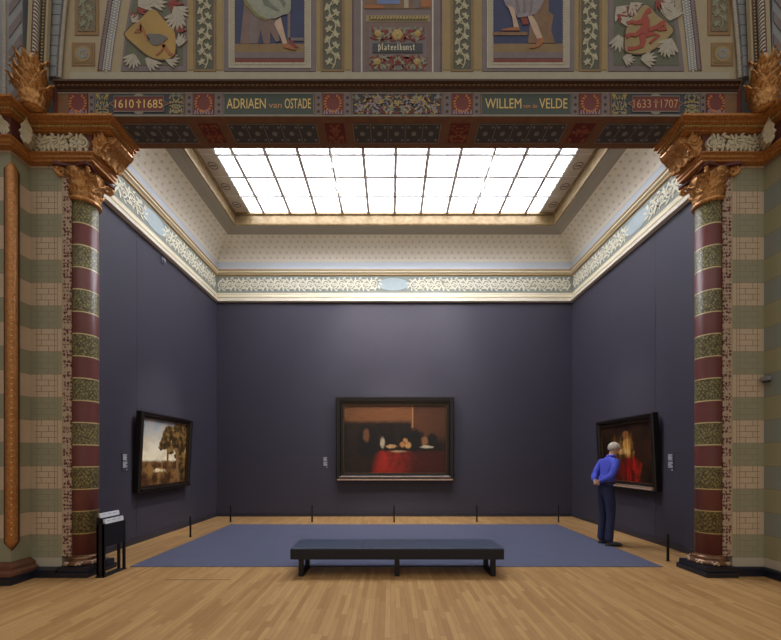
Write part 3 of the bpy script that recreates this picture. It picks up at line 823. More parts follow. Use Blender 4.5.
M['m_blue'] = plain('mural_blue', (58, 66, 102), .7); M['m_tan'] = plain('mural_tan', (140, 116, 82), .7); M['m_step'] = plain('mural_step', (124, 112, 114), .7)
M['m_seat'] = plain('mural_seat', (124, 104, 98), .7); M['m_robe'] = plain('mural_green_robe', (146, 152, 136), .7, vary=.2, scale=14); M['m_skirt'] = plain('mural_grey_skirt', (140, 134, 140), .7, vary=.18, scale=14)
M['m_skin'] = plain('mural_skin', (196, 170, 150), .7); M['m_shoe'] = plain('mural_shoe', (160, 104, 66), .7); M['m_rock'] = plain('mural_rock', (128, 100, 74), .7, vary=.2); M['m_red'] = plain('mural_red', (130, 58, 50), .7); M['m_robe2'] = plain('mural_olive_lining', (128, 122, 78), .7)
M['m_fold'] = plain('mural_fold', (112, 118, 108), .7)
# vine strips
for x0, x1, lb in ((195, 215, 'right of the yellow bird shield'), (322, 343, 'right of the green-robed figure'), (452, 472, 'left of the grey-skirted figure'), (580, 600, 'left of the red lion shield')):
    t = thing('vine_panel', (wx((x0+x1)/2), WY, wz(66)), 'tall panel of cream vine on olive, '+lb, 'painted panel', 'cream vine panels above the beam')
    pbox(t, 'ground', x0, x1, TOP, 71, 'olive', WY, .006); frame4(t, 'border', x0-1, x1+1, 72, 2, 'm_tan', WY, .009)
    g = G(); xc = wx((x0+x1)/2); W = (x1-x0-5)/WS; zb = wz(69)
    vine(g, ZT-zb-.05, W, lambda a, b, d: (xc-W/2+b, WY-.006-d, zb+a), .003, 0)
    g.build('vine', M['vine'], t)
Z = lambda pts, s, ox: [(ox+a/s, b/s) for a, b in pts]
def mural(x0, lbl):
    t = thing('wall_mural', (wx(x0+46), WY, wz(64)), lbl, 'mural', 'figure murals above the beam')
    pbox(t, 'lilac_frame', x0, x0+92, TOP, 71.5, 'lilac', WY, .006); wf = frame4(t, 'white_frame', x0+6, x0+86, 67.5, 5.5, 'creamlt', WY-.006, .004)
    frame4(t, 'white_line', x0+5, x0+87, 68.5, .8, 'white', WY-.006, .006)
    pbox(t, 'picture_ground', x0+11.2, x0+80.2, TOP, 62.8, 'm_blue', WY-.006, .004)
    g = G()
    for k in range(60):
        for xx in (x0+10, x0+81.5): g.blob((wx(xx), WY-.012, wz(62)+k*.033), (.012, .006, .011), 6, 4)
    for k in range(30): g.blob((wx(x0+11+k*2.4), WY-.012, wz(64.5)), (.011, .006, .012), 6, 4)
    absorb(wf, g.build('beading', M['white'], t))
    pbox(t, 'tan_step', x0+11.2, x0+80.2, 44.8, 53.2, 'm_tan', WY-.01); pbox(t, 'grey_step', x0+11.2, x0+80.2, 53.2, 59, 'm_step', WY-.01); pbox(t, 'shadow_line', x0+11.2, x0+80.2, 59, 60.2, 'browndk', WY-.01); pbox(t, 'red_sill', x0+11.2, x0+80.2, 60.2, 62.8, 'm_red', WY-.01)
    return t
y1, y2, y3 = WY-.012, WY-.014, WY-.016
t = mural(224, 'mural of a seated figure in a pale green robe with one bare leg showing')
s7 = lambda pts: Z(pts, 7.81, 220)
poly(t, 'seat', s7([(190, -300), (545, -300), (545, 20), (400, 160), (395, 350), (160, 350), (190, 60)]), 'm_seat', y1)
poly(t, 'seat_shadow', s7([(300, 350), (320, 240), (345, 350)]), 'm_blue', y1-.001); poly(t, 'seat_post', s7([(232, 350), (240, 120), (300, 130), (290, 350)]), 'lilac', y1-.001)
poly(t, 'window_post', s7([(530, 40), (552, 40), (552, 345), (530, 345)]), 'm_step', y1); pbox(t, 'ledge', 289, 303.8, 39, 42, 'm_step', y1)
poly(t, 'robe', s7([(180, -300), (560, -300), (556, 90), (535, 118), (490, 130), (440, 155), (360, 160), (300, 125), (240, 62), (195, 40)]), 'm_robe', y2)
poly(t, 'robe_lining', s7([(180, 0), (205, 0), (250, 70), (305, 130), (380, 162), (360, 176), (280, 140), (200, 50)]), 'm_robe2', y3)
poly(t, 'robe_fold', s7([(300, -60), (340, -60), (400, 40), (470, 95), (440, 96), (350, 50)]), 'm_fold', y3); poly(t, 'robe_fold', s7([(420, -60), (450, -60), (520, 40), (500, 70)]), 'm_fold', y3)
poly(t, 'far_leg', s7([(400, 165), (450, 165), (470, 330), (440, 340), (395, 260)]), 'm_seat', y2); poly(t, 'leg', s7([(428, 200), (440, 175), (478, 148), (490, 200), (512, 290), (532, 362), (500, 372), (470, 290)]), 'm_skin', y3)
poly(t, 'sandal', s7([(490, 358), (532, 350), (600, 398), (590, 406), (500, 384)]), 'm_shoe', y3-.002); poly(t, 'far_foot', s7([(535, 320), (560, 320), (590, 360), (620, 385), (560, 380)]), 'm_red', y2)
t = mural(482, 'mural of a figure in a grey skirt stepping down with both calves bare')
s7 = lambda pts: Z(pts, 7.81, 475)
poly(t, 'rock', s7([(480, -300), (575, -300), (572, 100), (610, 130), (590, 250), (625, 345), (410, 345), (430, 150), (500, 90)]), 'm_rock', y1)
pbox(t, 'upper_step', 492.3, 527, 33.2, 36.5, 'm_rock', y1)
poly(t, 'skirt', s7([(190, -300), (560, -300), (540, 0), (505, 80), (470, 120), (400, 140), (330, 150), (310, 110), (240, 60), (215, 0)]), 'm_skirt', y2)
for q in range(3): poly(t, 'skirt_fold', s7([(300+70*q, -40), (316+70*q, -40), (350+45*q, 100), (330+45*q, 120)]), 'm_step', y3)
poly(t, 'leg', s7([(252, 55), (300, 75), (318, 150), (342, 232), (300, 236), (288, 150)]), 'm_skin', y3); poly(t, 'leg', s7([(408, 140), (440, 134), (478, 190), (500, 250), (528, 318), (484, 326), (440, 230)]), 'm_skin', y3)
poly(t, 'shoe', s7([(345, 226), (300, 226), (240, 236), (200, 244), (210, 252), (345, 252)]), 'm_shoe', y3-.002); poly(t, 'shoe', s7([(528, 308), (484, 316), (465, 368), (420, 388), (450, 392), (500, 372), (535, 340)]), 'm_shoe', y3-.002); poly(t, 'red_cloth', s7([(350, 150), (405, 150), (415, 200), (370, 205)]), 'm_red', y2)

# heraldic shields
M['shield'] = plain('shield_yellow', (170, 138, 72), .6, vary=.15, scale=4); M['shield2'] = plain('shield_ochre', (158, 138, 92), .6, vary=.12, scale=4)
M['mantle'] = plain('mantling_white', (178, 172, 158), .7, vary=.15, scale=20); M['mantle_r'] = plain('mantling_red', (140, 60, 52), .7, vary=.15); M['bird'] = plain('bird_grey', (110, 108, 106), .7, vary=.12, scale=20); M['lionred'] = plain('lion_red', (158, 62, 44), .6, vary=.12, scale=20); M['ground_g'] = plain('shield_ground_green', (100, 104, 86), .7)
AC = [0]
def acanth(parent, c, ang, L, mat, y0, n=7, sp=1.5):
    g = G(); AC[0] += 1; y0 = y0 - .0005*(AC[0] % 9)
    for k in range(n):
        a = ang + (k-(n-1)/2)*sp/n; l = L*(1-.25*abs(k-(n-1)/2)/n*2)
        p = [(c[0]+l*t_*math.cos(a+.5*t_*(k-(n-1)/2)/n), c[1]+l*t_*math.sin(a+.5*t_*(k-(n-1)/2)/n)) for t_ in (0, .3, .6, .85, 1)]
        g.ribbon([(wx(px), wz(py)) for px, py in p], [L*.02/WS*.6, L*.075/WS, L*.09/WS, L*.05/WS, .001], y0-.003-.0006*k, y0)
    g.build('mantling', M[mat], parent)
def bez(pts, n=8):
    out = []
    m = len(pts)
    for i in range(m):
        p0, p1, p2, p3 = pts[i-1], pts[i], pts[(i+1) % m], pts[(i+2) % m]
        for k in range(n):
            t_ = k/n
            out.append(tuple(.5*((2*p1[j])+(-p0[j]+p2[j])*t_+(2*p0[j]-5*p1[j]+4*p2[j]-p3[j])*t_*t_+(-p0[j]+3*p1[j]-3*p2[j]+p3[j])*t_**3) for j in (0, 1)))
    return out
s7 = lambda pts: Z(pts, 7.81, 100)
t = thing('heraldic_panel', (wx(155), WY, wz(66)), 'painted yellow shield with a long-legged grey bird amid white mantling', 'heraldic panel', 'heraldic shields above the beam')
poly(t, 'panel_ground', [(121, 71.5), (187, 71.5), (187, TOP), (149, TOP), (131, 0), (126, 28)], 'lilac', WY, .006)
poly(t, 'inner_ground', [(124, 66), (183, 66), (183, TOP), (151, TOP), (134, 0), (128, 30)], 'ground_g', WY-.006, .002)
yy = WY-.008
for c, a, L in (((135, 55), 1.9, 16), ((146, 60), .3, 18), ((166, 61), -.1, 15), ((139, 8), -.6, 20), ((175, 8), .9, 18), ((179, 14), 1.9, 20), ((133, 24), -.9, 10), ((180, 48), -1.6, 14), ((150, 4), -.3, 20)): acanth(t, c, a, L, 'mantle', yy)
for c, a, L in (((168, 4), .3, 18), ((178, 34), -1.0, 12), ((137, 12), -.3, 14), ((133, 20), -1.3, 8)): acanth(t, c, a, L, 'mantle_r', yy-.001, 4, 1.4)
poly(t, 'shield_edge', bez(s7([(420, 75), (520, 170), (590, 240), (608, 330), (600, 430), (560, 475), (470, 485), (380, 455), (280, 375), (195, 290), (215, 240), (320, 150)])), 'browndk', yy-.006, .003)
sh = poly(t, 'shield', bez(s7([(420, 85), (515, 178), (580, 245), (597, 330), (590, 425), (555, 465), (470, 475), (385, 446), (285, 366), (205, 288), (222, 248), (325, 158)])), 'shield', yy-.008, .003)
yb_ = yy-.012
poly(sh, 'bird_body', bez(s7([(375, 285), (430, 280), (490, 285), (535, 310), (520, 330), (470, 365), (420, 365), (390, 330)])), 'bird', yb_)
poly(sh, 'bird_neck', s7([(400, 330), (370, 280), (345, 220), (318, 205), (300, 240), (280, 262), (330, 250), (335, 235), (355, 290), (380, 335)]), 'm_shoe', yb_)
poly(sh, 'bird_beak', s7([(320, 200), (330, 190), (335, 235), (275, 270), (325, 272), (340, 250)]), 'm_shoe', yb_)
for pts in ([(480, 355), (510, 350), (560, 425), (590, 440), (575, 460), (540, 440)], [(500, 360), (520, 370), (490, 420), (450, 450), (440, 440), (480, 410)]): poly(sh, 'bird_leg', s7(pts), 'm_shoe', yb_)
s7 = lambda pts: Z(pts, 7.81, 600)
t = thing('heraldic_panel', (wx(640), WY, wz(66)), 'painted ochre shield with a rampant red lion amid white mantling', 'heraldic panel', 'heraldic shields above the beam')
poly(t, 'panel_ground', [(608, 71.5), (684, 71.5), (680, 35), (674, 0), (658, TOP), (608, TOP)], 'lilac', WY, .006)
poly(t, 'inner_ground', [(613.5, 66), (679, 66), (675, 30), (669, 0), (655, TOP), (613.5, TOP)], 'ground_g', WY-.006, .002)
for c, a, L in (((622, 59), .2, 13), ((640, 61), -.2, 17), ((671, 40), 2.0, 20), ((664, 44), 1.3, 16), ((616, 8), .8, 20), ((618, 36), 1.5, 18), ((669, 22), -1.4, 20), ((660, 4), .4, 16), ((630, 4), .9, 16), ((620, 24), -.4, 14)): acanth(t, c, a, L, 'mantle', yy)
for c, a, L in (((616, 16), .4, 12), ((626, 8), .6, 14), ((655, 2), .9, 12)): acanth(t, c, a, L, 'mantle_r', yy-.001, 4, 1.4)
poly(t, 'shield_edge', bez(s7([(350, 40), (440, 120), (530, 190), (575, 250), (520, 320), (430, 395), (340, 435), (250, 438), (185, 410), (180, 300), (205, 190), (270, 110)])), 'browndk', yy-.006, .003)
sh = poly(t, 'shield', bez(s7([(350, 50), (435, 127), (522, 196), (563, 250), (514, 313), (426, 386), (338, 426), (252, 429), (194, 404), (190, 300), (214, 195), (277, 117)])), 'shield2', yy-.008, .003)
g = G(); cv = lambda P_, W_: g.ribbon([(wx(600+a/7.81), wz(b/7.81)) for a, b in P_], [q/7.81/WS for q in W_], yb_-.004, yb_)
g.prism([(wx(a), wz(b)) for a, b in bez(s7([(375, 75), (395, 110), (360, 130), (380, 180), (372, 270), (330, 330), (300, 320), (310, 240), (315, 160), (345, 100)]))], yb_-.003, yb_)
cv([(330, 180), (270, 195), (235, 185), (205, 200)], (22, 14, 12, 16)); cv([(320, 250), (270, 290), (230, 285), (195, 300)], (22, 16, 12, 18))
cv([(330, 320), (320, 370), (270, 390), (210, 395)], (26, 18, 12, 16)); cv([(350, 290), (400, 280), (450, 290), (380, 350)], (18, 14, 12, 10))
cv([(370, 250), (430, 230), (490, 190), (500, 240), (440, 250)], (16, 18, 24, 18, 8))
g.build('lion', M['lionred'], sh)
# bead arcs beside the shields and stencilled tiles in the corners
for sd, xs_, word in ((-1, [(106.5, 70.3), (110.5, 40), (117, 0), (126, -36)], 'left'), (1, [(692.7, 70.3), (690, 40), (685.5, 0), (677, -36)], 'right')):
    t = thing('bead_arc', (wx(xs_[0][0]), WY, wz(70)), 'slanting white bead moulding between the '+('yellow bird shield' if sd < 0 else 'red lion shield')+' and the '+word+' corner tiles', 'moulding', 'bead mouldings beside the shields')
    for nm, off, wd_, mt in (('pale_band', 0, 4.2, 'greystone'), ('pink_band', -sd*-6.0, 2.8, 'lilac')):
        g = G(); g.ribbon([(wx(a+off), wz(b)) for a, b in xs_], wd_/WS, WY-.006, WY); o = g.build(nm, M[mt], t)
        g = G()
        for i in range(len(xs_)-1):
            for k in range(14):
                q = k/14; a = xs_[i][0]+(xs_[i+1][0]-xs_[i][0])*q+off; b = xs_[i][1]+(xs_[i+1][1]-xs_[i][1])*q
                for e in (-wd_*.75, wd_*.75): g.blob((wx(a+e), WY-.007, wz(b)), (.013, .005, .013), 6, 4)
                if off == 0: g.blob((wx(a), WY-.007, wz(b+1.3)), (.02, .006, .012), 8, 4)
        absorb(o, g.build('beads', M['white' if off == 0 else 'maroon'], o))
def tile_mat():
    t = NT('tile_stencil', .7); t.pos(); v = t.vor(t.P, 38.0, 'F1', .5); return t.col(t.mix(t.lt(v, .42), (126, 112, 84), (92, 92, 84)))
M['tilep'] = tile_mat(); M['tileb'] = plain('tile_border_tan', (140, 108, 68), .6)
for sd, q0, q1, r0, r1, w in ((-1, 72, 95, 75, 99, 'left'), (1, 711, 733, 707.5, 730.5, 'right')):
    t = thing('stencilled_tile', (wx((q0+q1)/2), WY, wz(66)), 'small square stencilled panel with a blue boss, in the upper '+w+' corner', 'painted panel')
    pbox(t, 'tile_border', q0, q1, 43, 66, 'tileb', WY, .006); pbox(t, 'tile_field', q0+2.5, q1-2.5, 45.5, 63.5, 'm_tan', WY-.006, .003)
    g = G(); cx, cz = wx((q0+q1)/2), wz(54.5)
    g.prism([(cx+.105*math.cos(k*PI/12), cz+.105*math.sin(k*PI/12)) for k in range(24)], WY-.012, WY-.008); g.build('ring', M['ochre'], t)
    g = G()
    for k in range(8): g.prism([(cx+.05*math.cos(k*PI/4)+.022*math.cos(j*PI/4), cz+.05*math.sin(k*PI/4)+.022*math.sin(j*PI/4)) for j in range(8)], WY-.015, WY-.011)
    lab(g.build('boss', M['greystone'], t), 'blue-grey rosette')
    t = thing('stencilled_tile', (wx((r0+r1)/2), WY, wz(36)), 'tall stencilled leaf panel above the small square tile, upper '+w+' corner', 'painted panel')
    pbox(t, 'tile_border', r0, r1, -20, 35.5, 'tileb', WY, .006); pbox(t, 'tile_field', r0+3, r1-3, -17, 32, 'tilep', WY-.006, .004)
    g = G(); vine(g, .6, .2, lambda a, b, d: (wx((r0+r1)/2)-.1+b, WY-.010-d, wz(31)+a), .003, 0); g.build('leaf_scroll', M['floret_g'], t)

# central panel with the blackletter word
t = thing('inscribed_panel', (wx(397), WY, wz(72)), 'central painted panel of orange roses around a dark strip of blackletter lettering', 'painted panel')
lg_ = pbox(t, 'lilac_ground', 352, 442, TOP, 72.3, 'lilac', WY, .006)
g = G()
for k in range(70):
    for xx in (353, 441): g.blob((wx(xx), WY-.007, wz(72)+k*.03), (.01, .005, .01), 6, 4)
absorb(lg_, g.build('edge_dots', M['maroon'], t))
pbox(t, 'pale_line', 361, 362.4, TOP, 73, 'white', WY-.006, .003); pbox(t, 'pale_line', 432, 433.4, TOP, 73, 'white', WY-.006, .003)
pbox(t, 'rose_frame', 365, 431, 24, 75, 'm_seat', WY-.006, .004)
rg = pbox(t, 'rose_ground', 369, 427, 28, 71, 'lilac', WY-.010, .003)
floral(rg, wx(369), wx(427), wz(44), wz(28), WY-.013, ('m_red', 'floret_g'), 34, 21, .034); floral(rg, wx(369), wx(427), wz(71), wz(55), WY-.013, ('m_red', 'floret_g'), 34, 22, .034)
for cx, cz, r in ((378, 35, 3.4), (397.5, 36, 5.6), (417.5, 35, 3.4), (377.5, 63, 3.4), (417, 63, 3.4)):
    g = G()
    for k in range(6): g.blob((wx(cx+r*.55*math.cos(k*PI/3)), WY-.016, wz(cz+r*.5*math.sin(k*PI/3))), (r*.55/WS, .008, r*.55/WS), 8, 5)
    g.blob((wx(cx), WY-.02, wz(cz)), (r*.4/WS, .008, r*.4/WS), 8, 5); g.build('rose', M['floret_y'], rg, smooth=True)
sg = pbox(t, 'word_strip', 372.5, 422.5, 44.8, 54.2, 'navy', WY-.013, .006)
pbox(t, 'green_band', 366, 430, 16, 22.5, 'ochre', WY-.006, .004); gb = pbox(t, 'leaf_band', 369, 427, 17, 21.5, 'ground_g', WY-.010, .002)
g = G()
for k in range(18): g.ribbon([(wx(370.5+k*3.2), wz(20.5)), (wx(372+k*3.2), wz(18.8)), (wx(373+k*3.2), wz(17.6))], [.004, .016, .003], WY-.015, WY-.012)
g.build('leaf_row', M['floret_y'], gb)
up_ = pbox(t, 'upper_picture', 364.5, 431, TOP, 9.5, 'm_rock', WY-.006, .004); pbox(up_, 'sky_patch', 377, 400, TOP, 5, plain('picture_blue', (110, 132, 178), .7), WY-.010, .002); pbox(up_, 'pillar', 404, 408.5, TOP, 9, 'creamlt', WY-.010, .002); pbox(up_, 'pillar', 413, 419, TOP, 9, 'm_step', WY-.010, .002); pbox(up_, 'table', 364.5, 384, 6, 9.5, 'm_shoe', WY-.010, .003); pbox(up_, 'orange_panel', 421, 431, TOP, 8, 'm_shoe', WY-.010, .003)
# blackletter strokes, one letter per entry in a unit box
BL = {'p': [[(.2,1.05),(.2,-.4)],[(.2,1),(.75,.85),(.75,.15),(.2,0)]], 'l': [[(.4,1.55),(.4,.1),(.6,0)]], 'a': [[(.2,.95),(.7,.85),(.7,0)],[(.7,.5),(.2,.35),(.2,.05),(.7,.1)]],
      't': [[(.4,1.35),(.4,.1),(.7,0)],[(.1,1),(.75,1)]], 'e': [[(.75,.05),(.25,.1),(.25,.9),(.7,.95),(.7,.55),(.3,.45)]], 'k': [[(.25,1.55),(.25,0)],[(.25,.5),(.7,.9)],[(.3,.5),(.75,0)]],
      'u': [[(.2,1),(.2,.1),(.7,.05)],[(.72,1),(.72,0)]], 'n': [[(.2,1),(.2,0)],[(.2,.9),(.72,.9),(.72,0)]], 's': [[(.7,.95),(.25,.9),(.25,.55),(.7,.45),(.7,.08),(.2,.03)]]}
BL['P'] = BL['p'] + [[(.2,1.05),(.02,1.3)], [(.2,1.15),(.6,1.35)]]
g = G(); word = 'Plateelkunst'; x = 378.2; cw = 37.5/len(word)
for ch in word:
    w_ = cw*(1.0 if ch not in 'l' else .8)
    for st in BL[ch]:
        g.ribbon([(wx(x+a*w_), wz(52-b*4.2)) for a, b in st], .0065, WY-.022, WY-.019)
    x += w_*1.03
lab(g.build('lettering', M['letterpale'], sg), 'pale blackletter word Plateelkunst')

# ------------------------------------------------------------------ gallery contents
g = G(); g.box(-3.83, 4.0, 5.46, 8.94, 0, .008); tag(g.build('carpet', M['carpet'], origin=(.09, 7.2, 0)), 'large plain blue-grey carpet on the gallery floor', 'carpet')

# bench
b = thing('bench', (.09, 5.3, 0), 'long low backless bench with dark blue upholstered seat', 'bench')
bx0, bx1, by0, by1 = -1.35, 1.53, 5.0, 5.6
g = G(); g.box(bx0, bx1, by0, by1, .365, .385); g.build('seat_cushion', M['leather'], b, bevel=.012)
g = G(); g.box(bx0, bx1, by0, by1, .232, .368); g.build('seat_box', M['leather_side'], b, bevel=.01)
g = G()
for x in (bx0+.96, bx0+1.92): g.box(x-.003, x+.003, by0+.01, by1-.01, .384, .387)
g.build('cushion_seam', M['leather_side'], b)
for x in (-1.21, .09, 1.39):
    g = G(); g.box(x-.032, x+.032, 5.02, 5.07, 0, .235); g.box(x-.032, x+.032, 5.4, 5.45, 0, .235); g.box(x-.032, x+.032, 5.07, 5.4, 0, .03); g.build('leg_frame', M['black'], b, bevel=.003)

# barrier posts
def post(x, y, lbl):
    t = thing('barrier_post', (x, y, 0), lbl, 'barrier post', 'low barrier posts in front of the paintings')
    g = G(); g.lathe([(.03, 0), (.03, .006), (.016, .01)], x, y, 16); g.build('base', M['black'], t)
    g = G(); g.lathe([(.019, .008), (.019, .40), (.016, .41)], x, y, 10); g.build('stem', M['black'], t, smooth=True)
    g = G(); g.lathe([(.021, .395), (.021, .415), (.012, .42)], x, y, 10); g.build('cap', M['black'], t)
for a in ((-4.0, 9.3, 'black barrier post at the left end of the back wall row'), (-1.96, 9.3, 'black barrier post left of the central painting, above the bench left end'), (.09, 9.3, 'black barrier post directly under the central painting'),
          (2.16, 9.3, 'black barrier post right of the central painting, above the bench right end'), (4.2, 9.3, 'black barrier post at the right end of the back wall row'),
          (-4.05, 7.53, 'black barrier post on the left side, below the landscape painting'), (4.31, 5.78, 'black barrier post in the right foreground near the column plinth')): post(*a)

# leaflet stand with white cards
t = thing('card_stand', (-3.86, 5.17, 0), 'black metal stand holding white cards beside the left column', 'stand')
for x, y in ((-3.915, 4.985), (-3.84, 4.985), (-3.915, 5.36), (-3.84, 5.36)):
    g = G(); g.box(x-.014, x+.014, y-.014, y+.014, 0, .80 if x < -3.88 else .72); g.build('leg', M['black'], t)
g = G(); g.box(-3.90, -3.826, 4.99, 5.345, .40, .708); g.box(-3.925, -3.89, 5.0, 5.345, .5, .788); g.build('card_tray', M['black'], t, bevel=.004)
g = G(); g.box(-3.93, -3.825, 4.971, 4.985, .02, .71); g.build('end_plate', M['black'], t)
g = G(); g.box(-3.94, -3.82, 4.96, 5.385, 0, .012); g.build('base_plate', M['black'], t)
for x, z, lbl in ((-3.905, .79, 'upper row of white cards in the black stand, nearer the column'), (-3.845, .71, 'lower row of white cards in the black stand, nearer the carpet')):
    c = thing('info_cards', (x, 5.17, z), lbl, 'cards', 'white card rows in the stand')
    g = G(); g.prism([(x-.012, z+.0), (x+.012, z+.0), (x+.004, z+.062), (x-.02, z+.062)], 5.0, 5.345); g.build('card', M['paper'], c)
    g = G()
    for k in range(3): g.box(x+.004, x+.0085, 5.03+k*.1, 5.09+k*.1, z+.035, z+.043)
    g.build('print_line', M['paperline'], c)

# paintings (built flat at the origin: x across, y depth towards the wall, z up)
def soft(t, x, z, fine, cx, cz, rx, rz, rag, lo=.5, hi=1.1):
    dx = t.math('DIVIDE', t.sub(x, cx), rx); dz = t.math('DIVIDE', t.sub(z, cz), rz)
    d = t.add(t.math('SQRT', t.add(t.mul(dx, dx), t.mul(dz, dz))), t.mul(t.sub(fine, .5), rag))
    return t.sub(1.0, t.step(d, lo, hi))
def canvas_group():
    """generic dark interior with a red cloth and pale objects"""
    t = NT('dark_interior_canvas', .35, 0, .5); x, y, z = t.local()
    nn = t.step(t.noise(t.P, 2.4, 5.0, .65, .8), .3, .7); fine = t.noise(t.P, 9.0, 5.0, .6); gr = t.noise(t.vec(t.mul(x, 1.5), 0.0, t.mul(z, 14.0)), 2.0, 4.0)
    c = t.mix(nn, (14, 10, 8), (44, 28, 18))
    wall = t.mix(gr, (84, 48, 28), (138, 88, 50)); c = t.mix(t.step(t.add(z, t.mul(fine, .08)), .44, .58), c, wall)
    c = t.mix(t.mul(t.step(x, .42, .47), t.step(z, -.15, .2)), c, t.mix(gr, (64, 36, 22), (96, 56, 34)))
    c = t.mix(t.mul(t.inside(x, .455, .5), t.gt(z, .3)), c, (150, 104, 66))
    for cx, w_, h in ((-.75, .34, .5), (-.2, .3, .2), (.5, .42, .34), (1.0, .22, .2)):
        c = t.mix(soft(t, x, z, fine, cx, -.32+h*.5, w_, .36+h*.3, .7, .75, 1.0), c, t.mix(fine, (10, 8, 7), (28, 22, 18)))
    red = t.mul(t.step(t.add(t.add(x, t.mul(fine, .3)), t.mul(z, -.3)), -.34, -.02), t.step(t.sub(t.mul(fine, .22), z), .40, .50))
    rc = t.mix(t.step(t.add(x, t.mul(nn, .5)), -.3, .9), (176, 40, 24), (64, 20, 14)); c = t.mix(red, c, t.mix(t.mul(fine, .7), rc, (60, 16, 10)))
    for bx_, bz_, rx, rz, col in ((-.78, .1, .1, .2, (120, 76, 46)), (-.34, -.1, .08, .17, (196, 176, 146)), (-.1, -.2, .17, .06, (206, 160, 110)), (.2, -.16, .09, .09, (190, 130, 74)), (.36, -.18, .1, .1, (206, 152, 92)), (.29, -.04, .08, .08, (198, 140, 84)), (.8, -.06, .11, .15, (150, 102, 66)), (.1, -.34, .3, .035, (188, 150, 108)), (.86, -.22, .2, .05, (212, 196, 170))):
        c = t.mix(soft(t, x, z, fine, bx_, bz_, rx, rz, 1.2), c, t.mix(t.mul(fine, .6), col, (60, 36, 22)))
    return t.col(c)
def canvas_red():
    """generic dark canvas with gold and red drapery"""
    t = NT('gold_red_drapery_canvas', .35, 0, .5); x, y, z = t.local(); fine = t.noise(t.P, 7.0, 5.0, .6); nn = t.step(t.noise(t.P, 2.0, 4.0), .3, .7)
    c = t.mix(nn, (20, 12, 7), (58, 34, 18)); fold = t.noise(t.vec(t.mul(x, 9.0), 0.0, t.mul(z, 1.6)), 1.0, 4.0, .6, .5)
    for bx_, bz_, rx, rz, col, dk in ((-.3, .1, .26, .3, (150, 104, 44), (50, 32, 14)), (.08, .12, .2, .3, (222, 166, 84), (120, 78, 30)), (.12, -.38, .38, .34, (186, 34, 22), (70, 14, 8)), (-.36, -.42, .24, .26, (110, 30, 18), (40, 12, 8)), (-.06, .02, .3, .07, (226, 184, 112), (150, 100, 50)), (.02, .36, .13, .1, (170, 110, 60), (70, 40, 20))):
        c = t.mix(soft(t, x, z, fine, bx_, bz_, rx, rz, 1.6), c, t.mix(t.step(fold, .35, .65), col, dk))
    return t.col(c)
def canvas_land():
    t = NT('landscape_canvas', .4, 0, .5); x, y, z = t.local(); fine = t.noise(t.P, 9.0, 6.0, .65); nn = t.noise(t.P, 2.4, 4.0); big = t.noise(t.P, 4.0, 5.0, .6)
    c = t.mix(t.step(t.add(z, t.mul(nn, .5)), .0, .95), (250, 238, 204), (150, 160, 172))
    c = t.mix(t.mul(t.step(big, .48, .62), .4), c, (206, 180, 146))
    gr = t.step(t.sub(t.mul(fine, .12), z), .20, .27)
    c = t.mix(gr, c, t.mix(t.step(big, .38, .62), t.mix(fine, (58, 34, 18), (84, 52, 26)), (152, 112, 64)))
    c = t.mix(soft(t, x, z, fine, -.2, -.37, .22, .05, 2.2), c, (240, 222, 176))
    c = t.mix(t.mul(t.lt(t.math('ABSOLUTE', t.sub(t.add(x, t.mul(nn, .12)), .16)), .03), t.inside(z, -.45, .2)), c, (110, 80, 48))
    for bx_, bz_, rx, rz in ((.14, .38, .3, .22), (.0, .18, .22, .16), (.42, .42, .4, .26), (.46, .1, .3, .3), (.16, .06, .2, .12), (.3, .16, .2, .2), (.64, .3, .34, .4), (.7, -.22, .22, .4)):
        m = soft(t, x, z, big, bx_, bz_, rx, rz, 2.4, .82, .98); c = t.mix(m, c, t.mix(t.step(fine, .42, .64), (52, 38, 20), (150, 116, 62)))
    c = t.mix(t.mul(t.lt(t.math('ABSOLUTE', t.sub(t.add(x, t.mul(z, .15)), .42)), .04), t.lt(z, .1)), c, (136, 104, 66))
    return t.col(c)
